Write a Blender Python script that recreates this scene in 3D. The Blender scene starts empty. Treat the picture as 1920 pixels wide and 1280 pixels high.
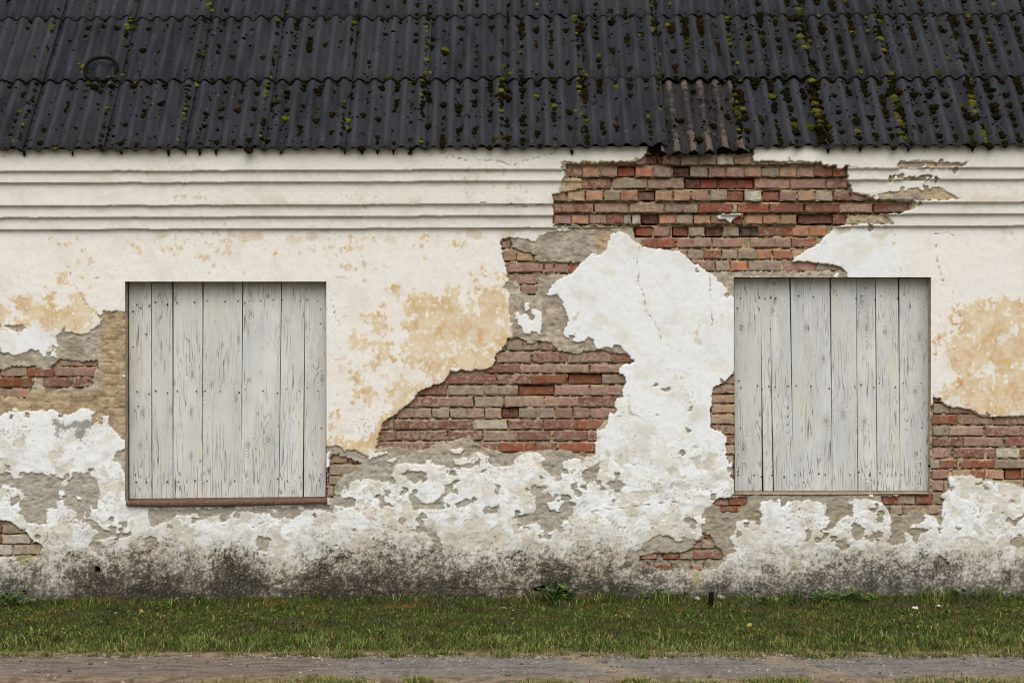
import bpy, bmesh, math, random
import numpy as np
from mathutils import Vector, Matrix, Euler

random.seed(7)
RNG = np.random.default_rng(11)
scene = bpy.context.scene
COL = scene.collection
S = 0.004          # metres per photo pixel on the plaster plane
D0 = 15.0          # camera to plaster plane
CAMZ = 1.96        # the lens is level, 1.96 m above the foot of the wall
TILT = 0.004       # the courses climb slightly towards the right

# ------------------------------------------------------------------ camera
cam = bpy.data.objects.new('camera', bpy.data.cameras.new('camera'))
COL.objects.link(cam)
cam.location = (0.0, -D0, CAMZ)
cam.rotation_euler = (math.radians(90), 0, 0)
cam.data.sensor_width = 36.0
cam.data.lens = 36.0 * 3750.0 / 1920.0
cam.data.clip_start = 0.1
cam.data.clip_end = 1200.0
scene.camera = cam

# ------------------------------------------------------------------ overcast daylight
SUN_EL, SUN_AZ = math.radians(50), math.radians(-8)      # high, softly from behind the camera
world = bpy.data.worlds.new('World')
scene.world = world
world.use_nodes = True
wn = world.node_tree
wn.nodes.clear()
sky = wn.nodes.new('ShaderNodeTexSky')
sky.sky_type = 'NISHITA'
sky.sun_disc = False
sky.sun_elevation = SUN_EL
sky.sun_rotation = math.pi + SUN_AZ
sky.air_density = 1.0
sky.dust_density = 4.0
hsv = wn.nodes.new('ShaderNodeHueSaturation')
hsv.inputs['Saturation'].default_value = 0.22
bg = wn.nodes.new('ShaderNodeBackground')
bg.inputs['Strength'].default_value = 0.10
wo = wn.nodes.new('ShaderNodeOutputWorld')
wn.links.new(sky.outputs[0], hsv.inputs['Color'])
wn.links.new(hsv.outputs[0], bg.inputs['Color'])
wn.links.new(bg.outputs[0], wo.inputs[0])

sun = bpy.data.objects.new('sun', bpy.data.lights.new('sun', 'SUN'))
COL.objects.link(sun)
sun.data.energy = 1.5
sun.data.angle = math.radians(65)
sun.data.color = (1.0, 0.985, 0.96)
sun.rotation_euler = Euler((math.pi / 2 - SUN_EL, 0, SUN_AZ), 'XYZ')

scene.view_settings.view_transform = 'Standard'
scene.view_settings.look = 'None'
scene.view_settings.gamma = 1.0
scene.view_settings.use_curve_mapping = False
scene.view_settings.exposure = 0.33
scene.cycles.filter_width = 1.05
scene.cycles.max_bounces = 6
scene.cycles.diffuse_bounces = 4

# ------------------------------------------------------------------ helpers
def lin(c):
    c = np.asarray(c, float) / 255.0
    return np.where(c <= 0.04045, c / 12.92, ((c + 0.055) / 1.055) ** 2.4)

def W(u, v, y=0.0):
    k = (D0 + y) / D0
    return ((u - 960.0) * S * k, y, CAMZ + (640.0 - v) * S * k)

_P = RNG.permutation(4096)
_P = np.concatenate([_P, _P])
_A = RNG.random(4096) * 2 * math.pi
_GX, _GY = np.cos(_A), np.sin(_A)

def pn(x, y, seed=0):
    x = np.asarray(x, float) + seed * 17.31
    y = np.asarray(y, float) + seed * 9.77
    xi, yi = np.floor(x).astype(np.int64), np.floor(y).astype(np.int64)
    xf, yf = x - xi, y - yi
    sx, sy = xf * xf * xf * (xf * (xf * 6 - 15) + 10), yf * yf * yf * (yf * (yf * 6 - 15) + 10)
    def g(ix, iy, dx, dy):
        h = _P[(_P[ix & 4095] + iy) & 4095]
        return _GX[h] * dx + _GY[h] * dy
    a, b = g(xi, yi, xf, yf), g(xi + 1, yi, xf - 1, yf)
    c, d = g(xi, yi + 1, xf, yf - 1), g(xi + 1, yi + 1, xf - 1, yf - 1)
    a, c = a + sx * (b - a), c + sx * (d - c)
    return (a + sy * (c - a)) * 1.5

def fbm(x, y, scale, octv=4, seed=0, gain=0.5):
    t, amp, tot = 0.0, 1.0, 0.0
    f = 1.0 / scale
    for o in range(octv):
        t = t + amp * pn(x * f, y * f, seed + o * 3)
        tot += amp
        amp *= gain
        f *= 2.03
    return t / tot * 1.3

def vor(x, y, size, seed=0):
    """nearest jittered lattice point: its position, a random number of its own, distance to it"""
    gx, gy = np.floor(x / size).astype(np.int64), np.floor(y / size).astype(np.int64)
    best = np.full(x.shape, 1e9); bx = np.zeros(x.shape); by = np.zeros(x.shape); br = np.zeros(x.shape)
    for dj in (-1, 0, 1):
        for di in (-1, 0, 1):
            ix, iy = gx + di, gy + dj
            h = _P[(_P[(ix + seed * 57) & 4095] + iy) & 4095]
            h2 = _P[(h + 1013) & 4095]; h3 = _P[(h2 + 77) & 4095]
            px = (ix + h / 4096.0) * size; py = (iy + h2 / 4096.0) * size
            d = (px - x) ** 2 + (py - y) ** 2
            m = d < best
            best = np.where(m, d, best); bx = np.where(m, px, bx); by = np.where(m, py, by); br = np.where(m, h3 / 4096.0, br)
    return bx, by, br, np.sqrt(best)

def sstep(a, b, x):
    t = np.clip((x - a) / (b - a), 0, 1)
    return t * t * (3 - 2 * t)

def mix(a, b, w):
    return a + (b - a) * w[..., None]

def link(o, parent=None):
    COL.objects.link(o)
    if parent is not None:
        o.parent = parent
    return o

def empty(name, loc=(0, 0, 0), rot=(0, 0, 0)):
    o = bpy.data.objects.new(name, None)
    o.location = loc
    o.rotation_euler = rot
    return link(o)

def tag(o, label=None, cat=None, group=None, kind=None):
    if label: o['label'] = label
    if cat: o['category'] = cat
    if group: o['group'] = group
    if kind: o['kind'] = kind
    return o

def mesh_np(name, verts, faces, mat=None, col=None, smooth=False):
    """verts (n,3); faces (m,3|4) integer array"""
    me = bpy.data.meshes.new(name)
    verts = np.ascontiguousarray(verts, np.float32)
    faces = np.ascontiguousarray(faces, np.int32)
    m, k = faces.shape
    me.vertices.add(len(verts)); me.vertices.foreach_set('co', verts.ravel())
    me.loops.add(m * k); me.loops.foreach_set('vertex_index', faces.ravel())
    me.polygons.add(m)
    me.polygons.foreach_set('loop_start', np.arange(0, m * k, k, dtype=np.int32))
    me.polygons.foreach_set('loop_total', np.full(m, k, np.int32))
    me.update(calc_edges=True)
    if smooth:
        me.polygons.foreach_set('use_smooth', np.ones(m, bool))
    if col is not None:
        at = me.color_attributes.new('Col', 'FLOAT_COLOR', 'POINT')
        c4 = np.ones((len(verts), 4), np.float32)
        c4[:, :3] = col
        at.data.foreach_set('color', c4.ravel())
    if mat is not None:
        me.materials.append(mat)
    return me

def obj(name, me, parent=None):
    return link(bpy.data.objects.new(name, me), parent)

class NT:
    """small node-tree writer"""
    def __init__(self, name, rough=0.9, spec=0.25):
        self.m = bpy.data.materials.new(name)
        self.m.use_nodes = True
        self.t = self.m.node_tree
        self.b = self.t.nodes['Principled BSDF']
        self.b.inputs['Roughness'].default_value = rough
        self.b.inputs['Specular IOR Level'].default_value = spec
    def n(self, typ, **kw):
        nd = self.t.nodes.new(typ)
        for k, v in kw.items(): setattr(nd, k, v)
        return nd
    def l(self, a, b): self.t.links.new(a, b)
    def val(self, sock, v):
        if hasattr(v, 'is_output') or isinstance(v, bpy.types.NodeSocket): self.l(v, sock)
        else: sock.default_value = v
    def coord(self, kind='Object', scale=(1, 1, 1), rand=False):
        tc = self.n('ShaderNodeTexCoord')
        mp = self.n('ShaderNodeMapping')
        mp.inputs['Scale'].default_value = scale
        if kind == 'World':
            g = self.n('ShaderNodeNewGeometry')
            self.l(g.outputs['Position'], mp.inputs['Vector'])
        else:
            self.l(tc.outputs[kind], mp.inputs['Vector'])
        if rand:
            oi = self.n('ShaderNodeObjectInfo')
            ml = self.n('ShaderNodeMath', operation='MULTIPLY')
            ml.inputs[1].default_value = 91.7
            self.l(oi.outputs['Random'], ml.inputs[0])
            cb = self.n('ShaderNodeCombineXYZ')
            self.l(ml.outputs[0], cb.inputs[0]); self.l(ml.outputs[0], cb.inputs[2])
            self.l(cb.outputs[0], mp.inputs['Location'])
        return mp.outputs[0]
    def noise(self, vec, scale, detail=4, rough=0.55, dist=0.0):
        nd = self.n('ShaderNodeTexNoise')
        self.l(vec, nd.inputs['Vector'])
        nd.inputs['Scale'].default_value = scale
        nd.inputs['Detail'].default_value = detail
        nd.inputs['Roughness'].default_value = rough
        nd.inputs['Distortion'].default_value = dist
        return nd.outputs['Fac']
    def ramp(self, fac, lo, hi, a=0.0, b=1.0):
        nd = self.n('ShaderNodeMapRange')
        nd.interpolation_type = 'SMOOTHSTEP'
        self.l(fac, nd.inputs['Value'])
        nd.inputs['From Min'].default_value = lo
        nd.inputs['From Max'].default_value = hi
        nd.inputs['To Min'].default_value = a
        nd.inputs['To Max'].default_value = b
        return nd.outputs[0]
    def mix(self, fac, a, b, blend='MIX'):
        nd = self.n('ShaderNodeMix', data_type='RGBA', blend_type=blend)
        self.val(nd.inputs['Factor'], fac)
        for s, v in ((nd.inputs[6], a), (nd.inputs[7], b)):
            if isinstance(v, bpy.types.NodeSocket): self.l(v, s)
            else: s.default_value = (*[float(q) for q in v], 1.0)
        return nd.outputs[2]
    def math(self, op, a, b=0.0):
        nd = self.n('ShaderNodeMath', operation=op)
        self.val(nd.inputs[0], a); self.val(nd.inputs[1], b)
        return nd.outputs[0]
    def attr(self, name='Col'):
        nd = self.n('ShaderNodeAttribute', attribute_name=name)
        return nd.outputs['Color']
    def bump(self, h, dist=0.003, strength=0.6):
        nd = self.n('ShaderNodeBump')
        nd.inputs['Distance'].default_value = dist
        nd.inputs['Strength'].default_value = strength
        self.l(h, nd.inputs['Height'])
        self.l(nd.outputs[0], self.b.inputs['Normal'])
    def out(self, c):
        if isinstance(c, bpy.types.NodeSocket): self.l(c, self.b.inputs['Base Color'])
        else: self.b.inputs['Base Color'].default_value = (*[float(q) for q in c], 1.0)
        return self.m

# ------------------------------------------------------------------ materials
def mat_coat(name, fine, bumpd, contrast=0.16):
    k = NT(name, 0.93, 0.15)
    p = k.coord('World')
    c = k.attr()
    n1 = k.noise(p, fine, 5, 0.65)
    n2 = k.noise(p, fine * 0.18, 4, 0.6)
    g1 = k.ramp(n1, 0.25, 0.75, 1.0 - contrast, 1.0 + contrast * 0.6)
    g2 = k.ramp(n2, 0.25, 0.75, 1.0 - contrast * 0.6, 1.0 + contrast * 0.4)
    g = k.math('MULTIPLY', g1, g2)
    cb = k.n('ShaderNodeCombineColor')
    for i in range(3): k.l(g, cb.inputs[i])
    col = k.mix(1.0, c, cb.outputs[0], 'MULTIPLY')
    k.bump(n1, bumpd, 0.7)
    return k.out(col)

M_PLASTER = mat_coat('lime_plaster', 160, 0.0016, 0.07)
M_UNDER = mat_coat('grey_undercoat', 120, 0.004, 0.22)
M_MORTAR = mat_coat('sandy_mortar', 150, 0.004, 0.25)

def mat_brick():
    k = NT('weathered_brick', 0.92, 0.15)
    oi = k.n('ShaderNodeObjectInfo')
    p = k.coord('World')
    n1 = k.noise(p, 34, 6, 0.72)
    n2 = k.noise(p, 14, 4, 0.65)
    n3 = k.noise(p, 130, 4, 0.7)
    sm = k.math('ADD', k.math('MULTIPLY', k.math('SUBTRACT', n1, 0.5), 1.15), k.math('ADD', k.math('MULTIPLY', n2, 0.6), 0.24))
    th = k.math('MULTIPLY', oi.outputs['Alpha'], 0.30)
    fac = k.math('ADD', sm, th)
    smear = k.ramp(fac, 0.64, 0.84, 0.0, 0.72)
    tone = k.ramp(k.noise(p, 21, 3, 0.6), 0.38, 0.62)
    c0 = k.mix(k.math('MULTIPLY', tone, 0.55), oi.outputs['Color'], lin((122, 104, 94)))
    c = k.mix(smear, c0, lin((168, 153, 130)))
    drk = k.ramp(n2, 0.50, 0.72, 0.0, 0.5)
    c = k.mix(drk, c, lin((92, 74, 62)))
    spk = k.ramp(n3, 0.57, 0.68, 0.0, 0.6)
    c = k.mix(spk, c, lin((196, 184, 170)))
    pit = k.ramp(n3, 0.40, 0.28, 0.0, 0.55)
    c = k.mix(pit, c, lin((66, 48, 40)))
    k.bump(k.math('ADD', n1, n3), 0.004, 0.7)
    return k.out(c)
M_BRICK = mat_brick()

def mat_plank():
    k = NT('flaking_white_paint_on_boards', 0.75, 0.2)
    tc = k.n('ShaderNodeTexCoord')
    oi = k.n('ShaderNodeObjectInfo')
    off = k.n('ShaderNodeCombineXYZ')
    k.l(k.math('MULTIPLY', oi.outputs['Random'], 47.0), off.inputs[0])
    k.l(k.math('MULTIPLY', oi.outputs['Random'], 131.0), off.inputs[2])
    ad = k.n('ShaderNodeVectorMath', operation='ADD')
    k.l(tc.outputs['Object'], ad.inputs[0]); k.l(off.outputs[0], ad.inputs[1])
    def mp(s):
        m = k.n('ShaderNodeMapping'); m.inputs['Scale'].default_value = s
        k.l(ad.outputs[0], m.inputs['Vector']); return m.outputs[0]
    # knots
    vo = k.n('ShaderNodeTexVoronoi', voronoi_dimensions='2D', feature='F1')
    kp = mp((7.5, 1, 3.6))
    sp = k.n('ShaderNodeSeparateXYZ'); k.l(kp, sp.inputs[0])
    cb = k.n('ShaderNodeCombineXYZ'); k.l(sp.outputs[0], cb.inputs[0]); k.l(sp.outputs[2], cb.inputs[1])
    k.l(cb.outputs[0], vo.inputs['Vector']); vo.inputs['Scale'].default_value = 1.0
    vs_ = k.n('ShaderNodeSeparateColor'); k.l(vo.outputs['Color'], vs_.inputs[0])
    kd = k.math('ADD', vo.outputs['Distance'], k.math('MULTIPLY', k.math('LESS_THAN', vs_.outputs[0], 0.70), 2.0))
    bulge = k.ramp(kd, 0.42, 0.0, 0.0, 1.0)
    # flat-sawn growth lines, bent round the knots
    gp = mp((1.0, 1, 0.10))
    gn = k.noise(gp, 9, 2, 0.5)
    sx = k.n('ShaderNodeSeparateXYZ'); k.l(gp, sx.inputs[0])
    ph = k.math('ADD', k.math('MULTIPLY', sx.outputs[0], 60.0), k.math('MULTIPLY', gn, 42.0))
    ph = k.math('ADD', ph, k.math('MULTIPLY', bulge, 9.0))
    wave = k.math('SINE', k.math('MULTIPLY', ph, 2.6))
    line = k.ramp(wave, 0.45, 0.98, 0.0, 1.0)
    fine = k.noise(mp((150, 1, 3.2)), 1.0, 4, 0.7)
    fine2 = k.noise(mp((420, 1, 14)), 1.0, 3, 0.7)
    wearn = k.noise(mp((9, 1, 1.9)), 1.0, 4, 0.6)
    wear = k.ramp(wearn, 0.38, 0.64, 0.0, 1.0)
    g = k.n('ShaderNodeSeparateXYZ'); k.l(tc.outputs['Object'], g.inputs[0])
    low = k.ramp(g.outputs[2], -0.30, -0.8, 0.0, 0.65)
    wear = k.math('MINIMUM', k.math('ADD', wear, low), 1.0)
    near = k.ramp(kd, 0.34, 0.10, 0.0, 1.0)
    wl = k.math('MAXIMUM', wear, near)
    crack = k.math('MULTIPLY', line, k.ramp(fine, 0.40, 0.62, 0.0, 1.0))
    crack = k.math('MULTIPLY', crack, k.math('MULTIPLY', wl, 0.85))
    streak = k.math('MULTIPLY', k.ramp(fine, 0.50, 0.72), k.math('ADD', k.math('MULTIPLY', wear, 0.85), 0.20))
    streak2 = k.math('MULTIPLY', k.ramp(fine2, 0.56, 0.70), k.math('ADD', k.math('MULTIPLY', wear, 0.8), 0.06))
    base = k.mix(k.ramp(k.noise(mp((5, 1, 1.3)), 1.0, 3), 0.35, 0.65), lin((208, 207, 203)), lin((190, 191, 188)))
    base = k.mix(k.ramp(oi.outputs['Random'], 0.0, 1.0, 0.0, 0.35), base, lin((210, 206, 196)))
    r2 = k.math('FRACT', k.math('MULTIPLY', oi.outputs['Random'], 7.3))
    base = k.mix(k.ramp(r2, 0.3, 1.0, 0.0, 0.5), base, lin((184, 184, 182)))
    blot = k.ramp(k.noise(mp((6, 1, 2.4)), 1.0, 5, 0.65), 0.52, 0.70, 0.0, 0.40)
    base = k.mix(blot, base, lin((160, 160, 158)))
    warm = k.ramp(k.noise(mp((4, 1, 1.1)), 1.7, 3, 0.6), 0.54, 0.68, 0.0, 0.45)
    base = k.mix(warm, base, lin((206, 196, 172)))
    c = k.mix(k.math('MULTIPLY', streak, 0.80), base, lin((138, 138, 136)))
    c = k.mix(k.math('MULTIPLY', streak2, 0.75), c, lin((96, 94, 92)))
    c = k.mix(crack, c, lin((62, 60, 58)))
    core = k.ramp(kd, 0.085, 0.05, 0.0, 0.6)
    rg = k.math('SINE', k.math('MULTIPLY', kd, 95.0))
    ring = k.math('MULTIPLY', k.ramp(rg, 0.55, 1.0), k.ramp(kd, 0.20, 0.09, 0.0, 0.75))
    c = k.mix(core, c, lin((150, 146, 138)))
    c = k.mix(ring, c, lin((88, 85, 80)))
    hh = k.math('SUBTRACT', k.math('MULTIPLY', fine, 0.4), k.math('ADD', crack, k.math('MULTIPLY', streak2, 0.5)))
    k.bump(hh, 0.002, 0.6)
    return k.out(c)
M_PLANK = mat_plank()

def mat_simple(name, cols, scale=20, rough=0.85, spec=0.2, bump=0.002, thr=(0.35, 0.65), rand=False):
    k = NT(name, rough, spec)
    p = k.coord('Object', rand=rand)
    n = k.noise(p, scale, 5, 0.65)
    c = k.mix(k.ramp(n, *thr), lin(cols[0]), lin(cols[1]))
    if len(cols) > 2:
        c = k.mix(k.ramp(k.noise(p, scale * 3.1, 3), 0.56, 0.68), c, lin(cols[2]))
    k.bump(n, bump, 0.6)
    return k.out(c)

def mat_roof(name, base, warm, warm_amt):
    k = NT(name, 0.72, 0.12)
    p = k.coord('Object', rand=True)
    oi = k.n('ShaderNodeObjectInfo')
    n1 = k.noise(p, 55, 6, 0.75)
    n2 = k.noise(k.coord('Object', (14, 2.2, 1), True), 1.0, 4, 0.6)
    n3 = k.noise(p, 170, 3, 0.6)
    b0 = np.asarray(lin(base))
    c = k.mix(k.ramp(n2, 0.3, 0.7), b0 * 0.62, b0 * 1.45)
    c = k.mix(k.ramp(oi.outputs['Random'], 0, 1, 0.0, 0.3), c, np.asarray(lin((60, 61, 64))))
    c = k.mix(k.ramp(n1, 0.55, 0.75, 0.0, 0.30), c, lin((84, 83, 82)))
    c = k.mix(k.ramp(n3, 0.60, 0.72, 0.0, 0.35), c, lin((112, 106, 98)))
    c = k.mix(k.ramp(k.noise(p, 30, 3, 0.6), 0.64, 0.72, 0.0, 0.5), c, lin((104, 100, 92)))
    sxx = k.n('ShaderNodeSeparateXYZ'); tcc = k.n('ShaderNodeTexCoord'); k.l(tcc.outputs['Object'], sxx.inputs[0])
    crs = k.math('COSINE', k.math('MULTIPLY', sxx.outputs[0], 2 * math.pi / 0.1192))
    c = k.mix(k.ramp(crs, -0.2, -1.0, 0.0, 0.30), c, b0 * 0.45)  # wave shading and weathering put into the colour: valleys darker, crests paler
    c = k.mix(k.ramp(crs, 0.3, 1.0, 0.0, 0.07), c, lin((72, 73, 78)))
    if warm_amt > 0:
        # crests have lost their skin: fibre shows through
        sx = k.n('ShaderNodeSeparateXYZ'); tc = k.n('ShaderNodeTexCoord'); k.l(tc.outputs['Object'], sx.inputs[0])
        ph = k.math('COSINE', k.math('MULTIPLY', sx.outputs[0], 2 * math.pi / 0.1192))
        crest = k.ramp(ph, -0.3, 0.9, 0.0, 1.0)
        up = k.math('ABSOLUTE', k.math('SUBTRACT', sx.outputs[1], 0.50))
        ends = k.ramp(up, 0.18, 0.46, 0.22, 0.85)
        f = k.math('MULTIPLY', crest, ends)
        f = k.math('ADD', f, k.math('MULTIPLY', k.math('SUBTRACT', k.noise(p, 24, 7, 0.75), 0.5), 3.4))
        c = k.mix(k.ramp(f, 0.22, 0.75, 0.0, warm_amt), c, lin(warm))
    k.bump(n1, 0.002, 0.5)
    return k.out(c)
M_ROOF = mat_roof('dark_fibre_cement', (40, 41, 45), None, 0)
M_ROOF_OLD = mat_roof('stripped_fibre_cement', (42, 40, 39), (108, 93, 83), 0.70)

def mat_vcol(name, fine, rough=0.9, spec=0.15, bumpd=0.0, contrast=0.25, trans=False):
    k = NT(name, rough, spec)
    c = k.attr()
    p = k.coord('World')
    n = k.noise(p, fine, 3, 0.6)
    g = k.ramp(n, 0.25, 0.75, 1 - contrast, 1 + contrast)
    cb = k.n('ShaderNodeCombineColor')
    for i in range(3): k.l(g, cb.inputs[i])
    if bumpd: k.bump(n, bumpd, 0.8)
    return k.out(k.mix(1.0, c, cb.outputs[0], 'MULTIPLY'))
M_MOSS = mat_vcol('moss', 260, 1.0, 0.0, 0.006, 0.45)
M_LEAF = mat_vcol('grass_and_leaves', 60, 0.7, 0.12, 0.0, 0.2)
M_RUST = mat_simple('brown_flaking_paint_on_wood', ((82, 58, 42), (104, 76, 56), (150, 142, 130)), 44, 0.7, 0.3, 0.003)
M_SILL = mat_simple('grey_mortar_sill', ((150, 136, 112), (120, 108, 90), (168, 158, 138)), 22)
M_REVEAL = mat_simple('dusty_reveal_plaster', ((186, 172, 148), (150, 134, 112), (205, 200, 190)), 16)
M_CORE = mat_simple('shaded_masonry', ((120, 100, 85), (95, 80, 68)), 10)
M_DECK = mat_simple('roof_boards', ((60, 52, 45), (45, 40, 36)), 10)
M_NAIL = mat_simple('rusty_nail', ((84, 52, 34), (58, 42, 34)), 60, 0.7, 0.4)
M_IRON = mat_simple('black_iron', ((15, 14, 15), (26, 22, 20)), 50, 0.8, 0.1)
M_PAPER = mat_simple('white_paper', ((190, 190, 186), (165, 165, 160)), 20)
M_STONE = mat_simple('pale_rubble', ((168, 160, 146), (128, 120, 108), (98, 92, 84)), 22, bump=0.006)
# ================================================================== THE WALL
# Outlines are in photo pixels of the facade plane (1 px = 4 mm); every coat is built with its real thickness.
def off(ox, oy, k, pts): return [(ox + x / k, oy + y / k) for x, y in pts]

E_MAIN = [(1050,309),(1057,325),(1054,342),(1052,349),(1047,364),(1036,366),(1037,399),(1038,421),(1034,427),(1070,428),(1070,431),(1032,436),(1014,442),(1003,452),(982,449),(962,446),(941,447),(939,454),(941,471),(945,492),(951,512),(953,528),(946,537),(940,541),(950,541),(956,550),(953,568),(956,592),(959,620),(963,632),(950,636),(949,645),(936,658),(931,662),(928,678),(922,690),(911,694),(895,693),(881,696),(867,693),(844,701),(830,719),(813,722),(792,731),(780,743),(766,759),(750,770),(735,782),(722,789),(715,801),(710,820),(708,826),(704,840),(700,851),(687,858),(678,851),(662,843),(645,845),(638,836),(627,834),(617,836),(618,868),(612,880),(606,930),(606,950),(628,950),(665,950),(667,937),(655,933),(642,939),(638,925),(647,908),(670,900),(694,898),(715,903),(728,905),(733,894),(739,883),(737,872),(756,869),(811,870),(831,872),(846,880),(856,875),(851,862),(866,858),(880,862),(883,853),(892,848),(917,855),(922,862),(920,867),(942,876),(964,873),(961,864),(977,852),(1005,848),(1022,862),(1013,869),(1024,884),(1036,895),(1058,884),(1053,869),(1067,861),(1091,858),(1114,858),(1117,851),(1113,842),(1117,828),(1119,808),(1135,803),(1138,784),(1140,778),(1157,772),(1151,756),(1155,748),(1165,747),(1171,723),(1172,708),(1163,700),(1160,692),(1169,683),(1189,680),(1179,666),(1157,645),(1147,654),(1135,648),(1127,655),(1116,653),(1112,636),(1104,633),(1097,639),(1077,642),(1054,629),(1059,620),(1066,601),(1060,584),(1053,570),(1059,567),(1046,553),(1024,555),(1034,536),(1050,521),(1070,514),(1092,493),(1111,475),(1126,480),(1139,464),(1145,440),(1157,435),(1173,435),(1185,448),(1200,460),(1207,463),(1235,467),(1275,471),(1289,482),(1300,492),(1330,511),(1357,534),(1380,566),(1384,522),(1590,522),(1588,510),(1585,508),(1572,499),(1538,494),(1483,489),(1495,480),(1528,462),(1562,431),(1566,424),(1620,421),(1678,420),(1665,410),(1653,401),(1690,400),(1708,395),(1716,388),(1708,378),(1798,376),(1776,364),(1753,350),(1737,357),(1730,350),(1690,359),(1647,365),(1637,370),(1605,364),(1595,362),(1586,340),(1585,318),(1612,317),(1540,313),(1530,308),(1505,306),(1480,306),(1476,298),(1473,306),(1407,306),(1411,270),(1211,270),(1210,292),(1198,301),(1190,307),(1112,306),(1062,307)]
E_LEFT = [(-60,662),(0,659),(9,660),(23,668),(50,661),(73,655),(80,671),(106,658),(108,647),(103,629),(128,621),(148,627),(169,624),(170,618),(187,609),(191,607),(190,591),(193,584),(231,583),(243,583),(243,900),(236,896),(226,870),(212,865),(215,849),(240,838),(234,827),(223,818),(205,795),(203,778),(192,781),(192,796),(184,796),(180,779),(178,770),(150,766),(140,773),(125,777),(112,774),(100,768),(51,771),(23,772),(0,778),(-60,780)]
E_LOWL = [(-40,880),(0,881),(14,885),(22,896),(30,898),(42,896),(51,886),(87,888),(106,893),(126,904),(137,886),(165,886),(180,901),(187,920),(187,929),(183,945),(168,950),(158,958),(156,971),(176,976),(195,995),(225,990),(222,979),(239,978),(234,1006),(187,1010),(190,1029),(186,1042),(178,1034),(161,1028),(173,1014),(175,1007),(184,1000),(165,981),(144,974),(145,960),(125,953),(118,938),(106,939),(106,953),(86,959),(89,971),(87,982),(47,982),(47,975),(39,959),(34,942),(48,928),(28,916),(16,912),(8,901),(0,895),(-40,892)]
E_HOLE = [(-60,970),(0,975),(28,983),(40,996),(51,1001),(56,1012),(69,1014),(80,1023),(72,1043),(55,1046),(36,1054),(23,1045),(0,1044),(-60,1044)]
E_SILL = [(279,955),(430,953),(612,948),(622,960),(606,955),(568,957),(551,974),(520,974),(504,964),(437,957),(403,969),(369,976),(373,966),(332,966),(322,976),(285,988),(279,984)]
E_RIGHT = [(1380,924),(1369,933),(1351,934),(1336,943),(1331,951),(1323,951),(1314,970),(1317,987),(1319,1008),(1311,1011),(1278,1008),(1237,1002),(1217,1012),(1197,1030),(1176,1031),(1173,1045),(1175,1059),(1184,1066),(1186,1078),(1176,1098),(1186,1096),(1201,1080),(1223,1070),(1247,1070),(1278,1072),(1288,1066),(1312,1070),(1347,1065),(1356,1053),(1366,1040),(1378,1036),(1375,1028),(1367,1008),(1383,994),(1380,975),(1389,978),(1392,974),(1415,976),(1422,990),(1428,989),(1423,965),(1426,943),(1444,937),(1477,940),(1524,936),(1539,942),(1550,954),(1547,967),(1556,970),(1555,981),(1549,992),(1536,993),(1538,1000),(1547,1001),(1533,1019),(1549,1009),(1559,993),(1577,972),(1588,965),(1600,972),(1599,947),(1589,942),(1602,936),(1633,936),(1656,945),(1669,959),(1672,1001),(1663,1015),(1669,1023),(1683,1023),(1703,1014),(1695,1003),(1702,990),(1730,979),(1734,965),(1752,968),(1766,990),(1767,980),(1767,952),(1770,927),(1780,915),(1779,896),(1792,891),(1821,892),(1832,899),(1857,902),(1899,907),(1920,916),(1995,930),(1995,780),(1920,779),(1892,781),(1865,782),(1852,780),(1827,772),(1807,764),(1786,764),(1770,756),(1761,748),(1751,744),(1750,760),(1740,762),(1738,915),(1738,924)]
E_JAMB = [(1380,700),(1372,701),(1365,707),(1360,719),(1339,725),(1336,742),(1333,774),(1333,805),(1337,805),(1353,808),(1363,817),(1362,853),(1370,875),(1372,900),(1382,900)]
E_F1 = [(1678,306),(1737,305),(1790,310),(1812,308),(1800,314),(1760,317),(1700,319),(1676,318)]
E_F2 = [(1668,334),(1690,335),(1720,333),(1733,329),(1745,334),(1735,341),(1690,339)]
E_CRK = [(2,611),(15,609),(30,613),(42,609),(50,616),(36,622),(20,620)]
FL = []
t = lambda p: off(600, 800, 6.4, p)
FL += [t([(960,560),(1080,525),(1230,540),(1290,580),(1240,620),(1150,690),(1060,640)]), t([(740,730),(840,770),(835,850),(780,830)]),
  t([(700,850),(770,830),(780,890),(880,960),(870,970),(780,950),(750,1000),(720,990)]),
  t([(960,710),(1060,760),(1090,830),(1170,830),(1210,900),(1280,935),(1440,870),(1450,810),(1500,790),(1500,710),(1640,630),(1700,650),(1600,700),(1590,790),(1480,840),(1490,980),(1400,1000),(1200,980),(1100,950),(1090,930),(1060,790),(1000,790)]),
  t([(1620,930),(1740,870),(1850,870),(1850,900),(1780,950),(1640,980)]), t([(960,1110),(1030,1080),(1040,1120),(1000,1200),(940,1170)]),
  t([(1150,1090),(1220,1110),(1290,1240),(1220,1270),(1170,1150)]), t([(1640,480),(1780,420),(1870,450),(1820,510),(1700,490)])]
t = lambda p: off(880, 800, 6.4, p)
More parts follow.
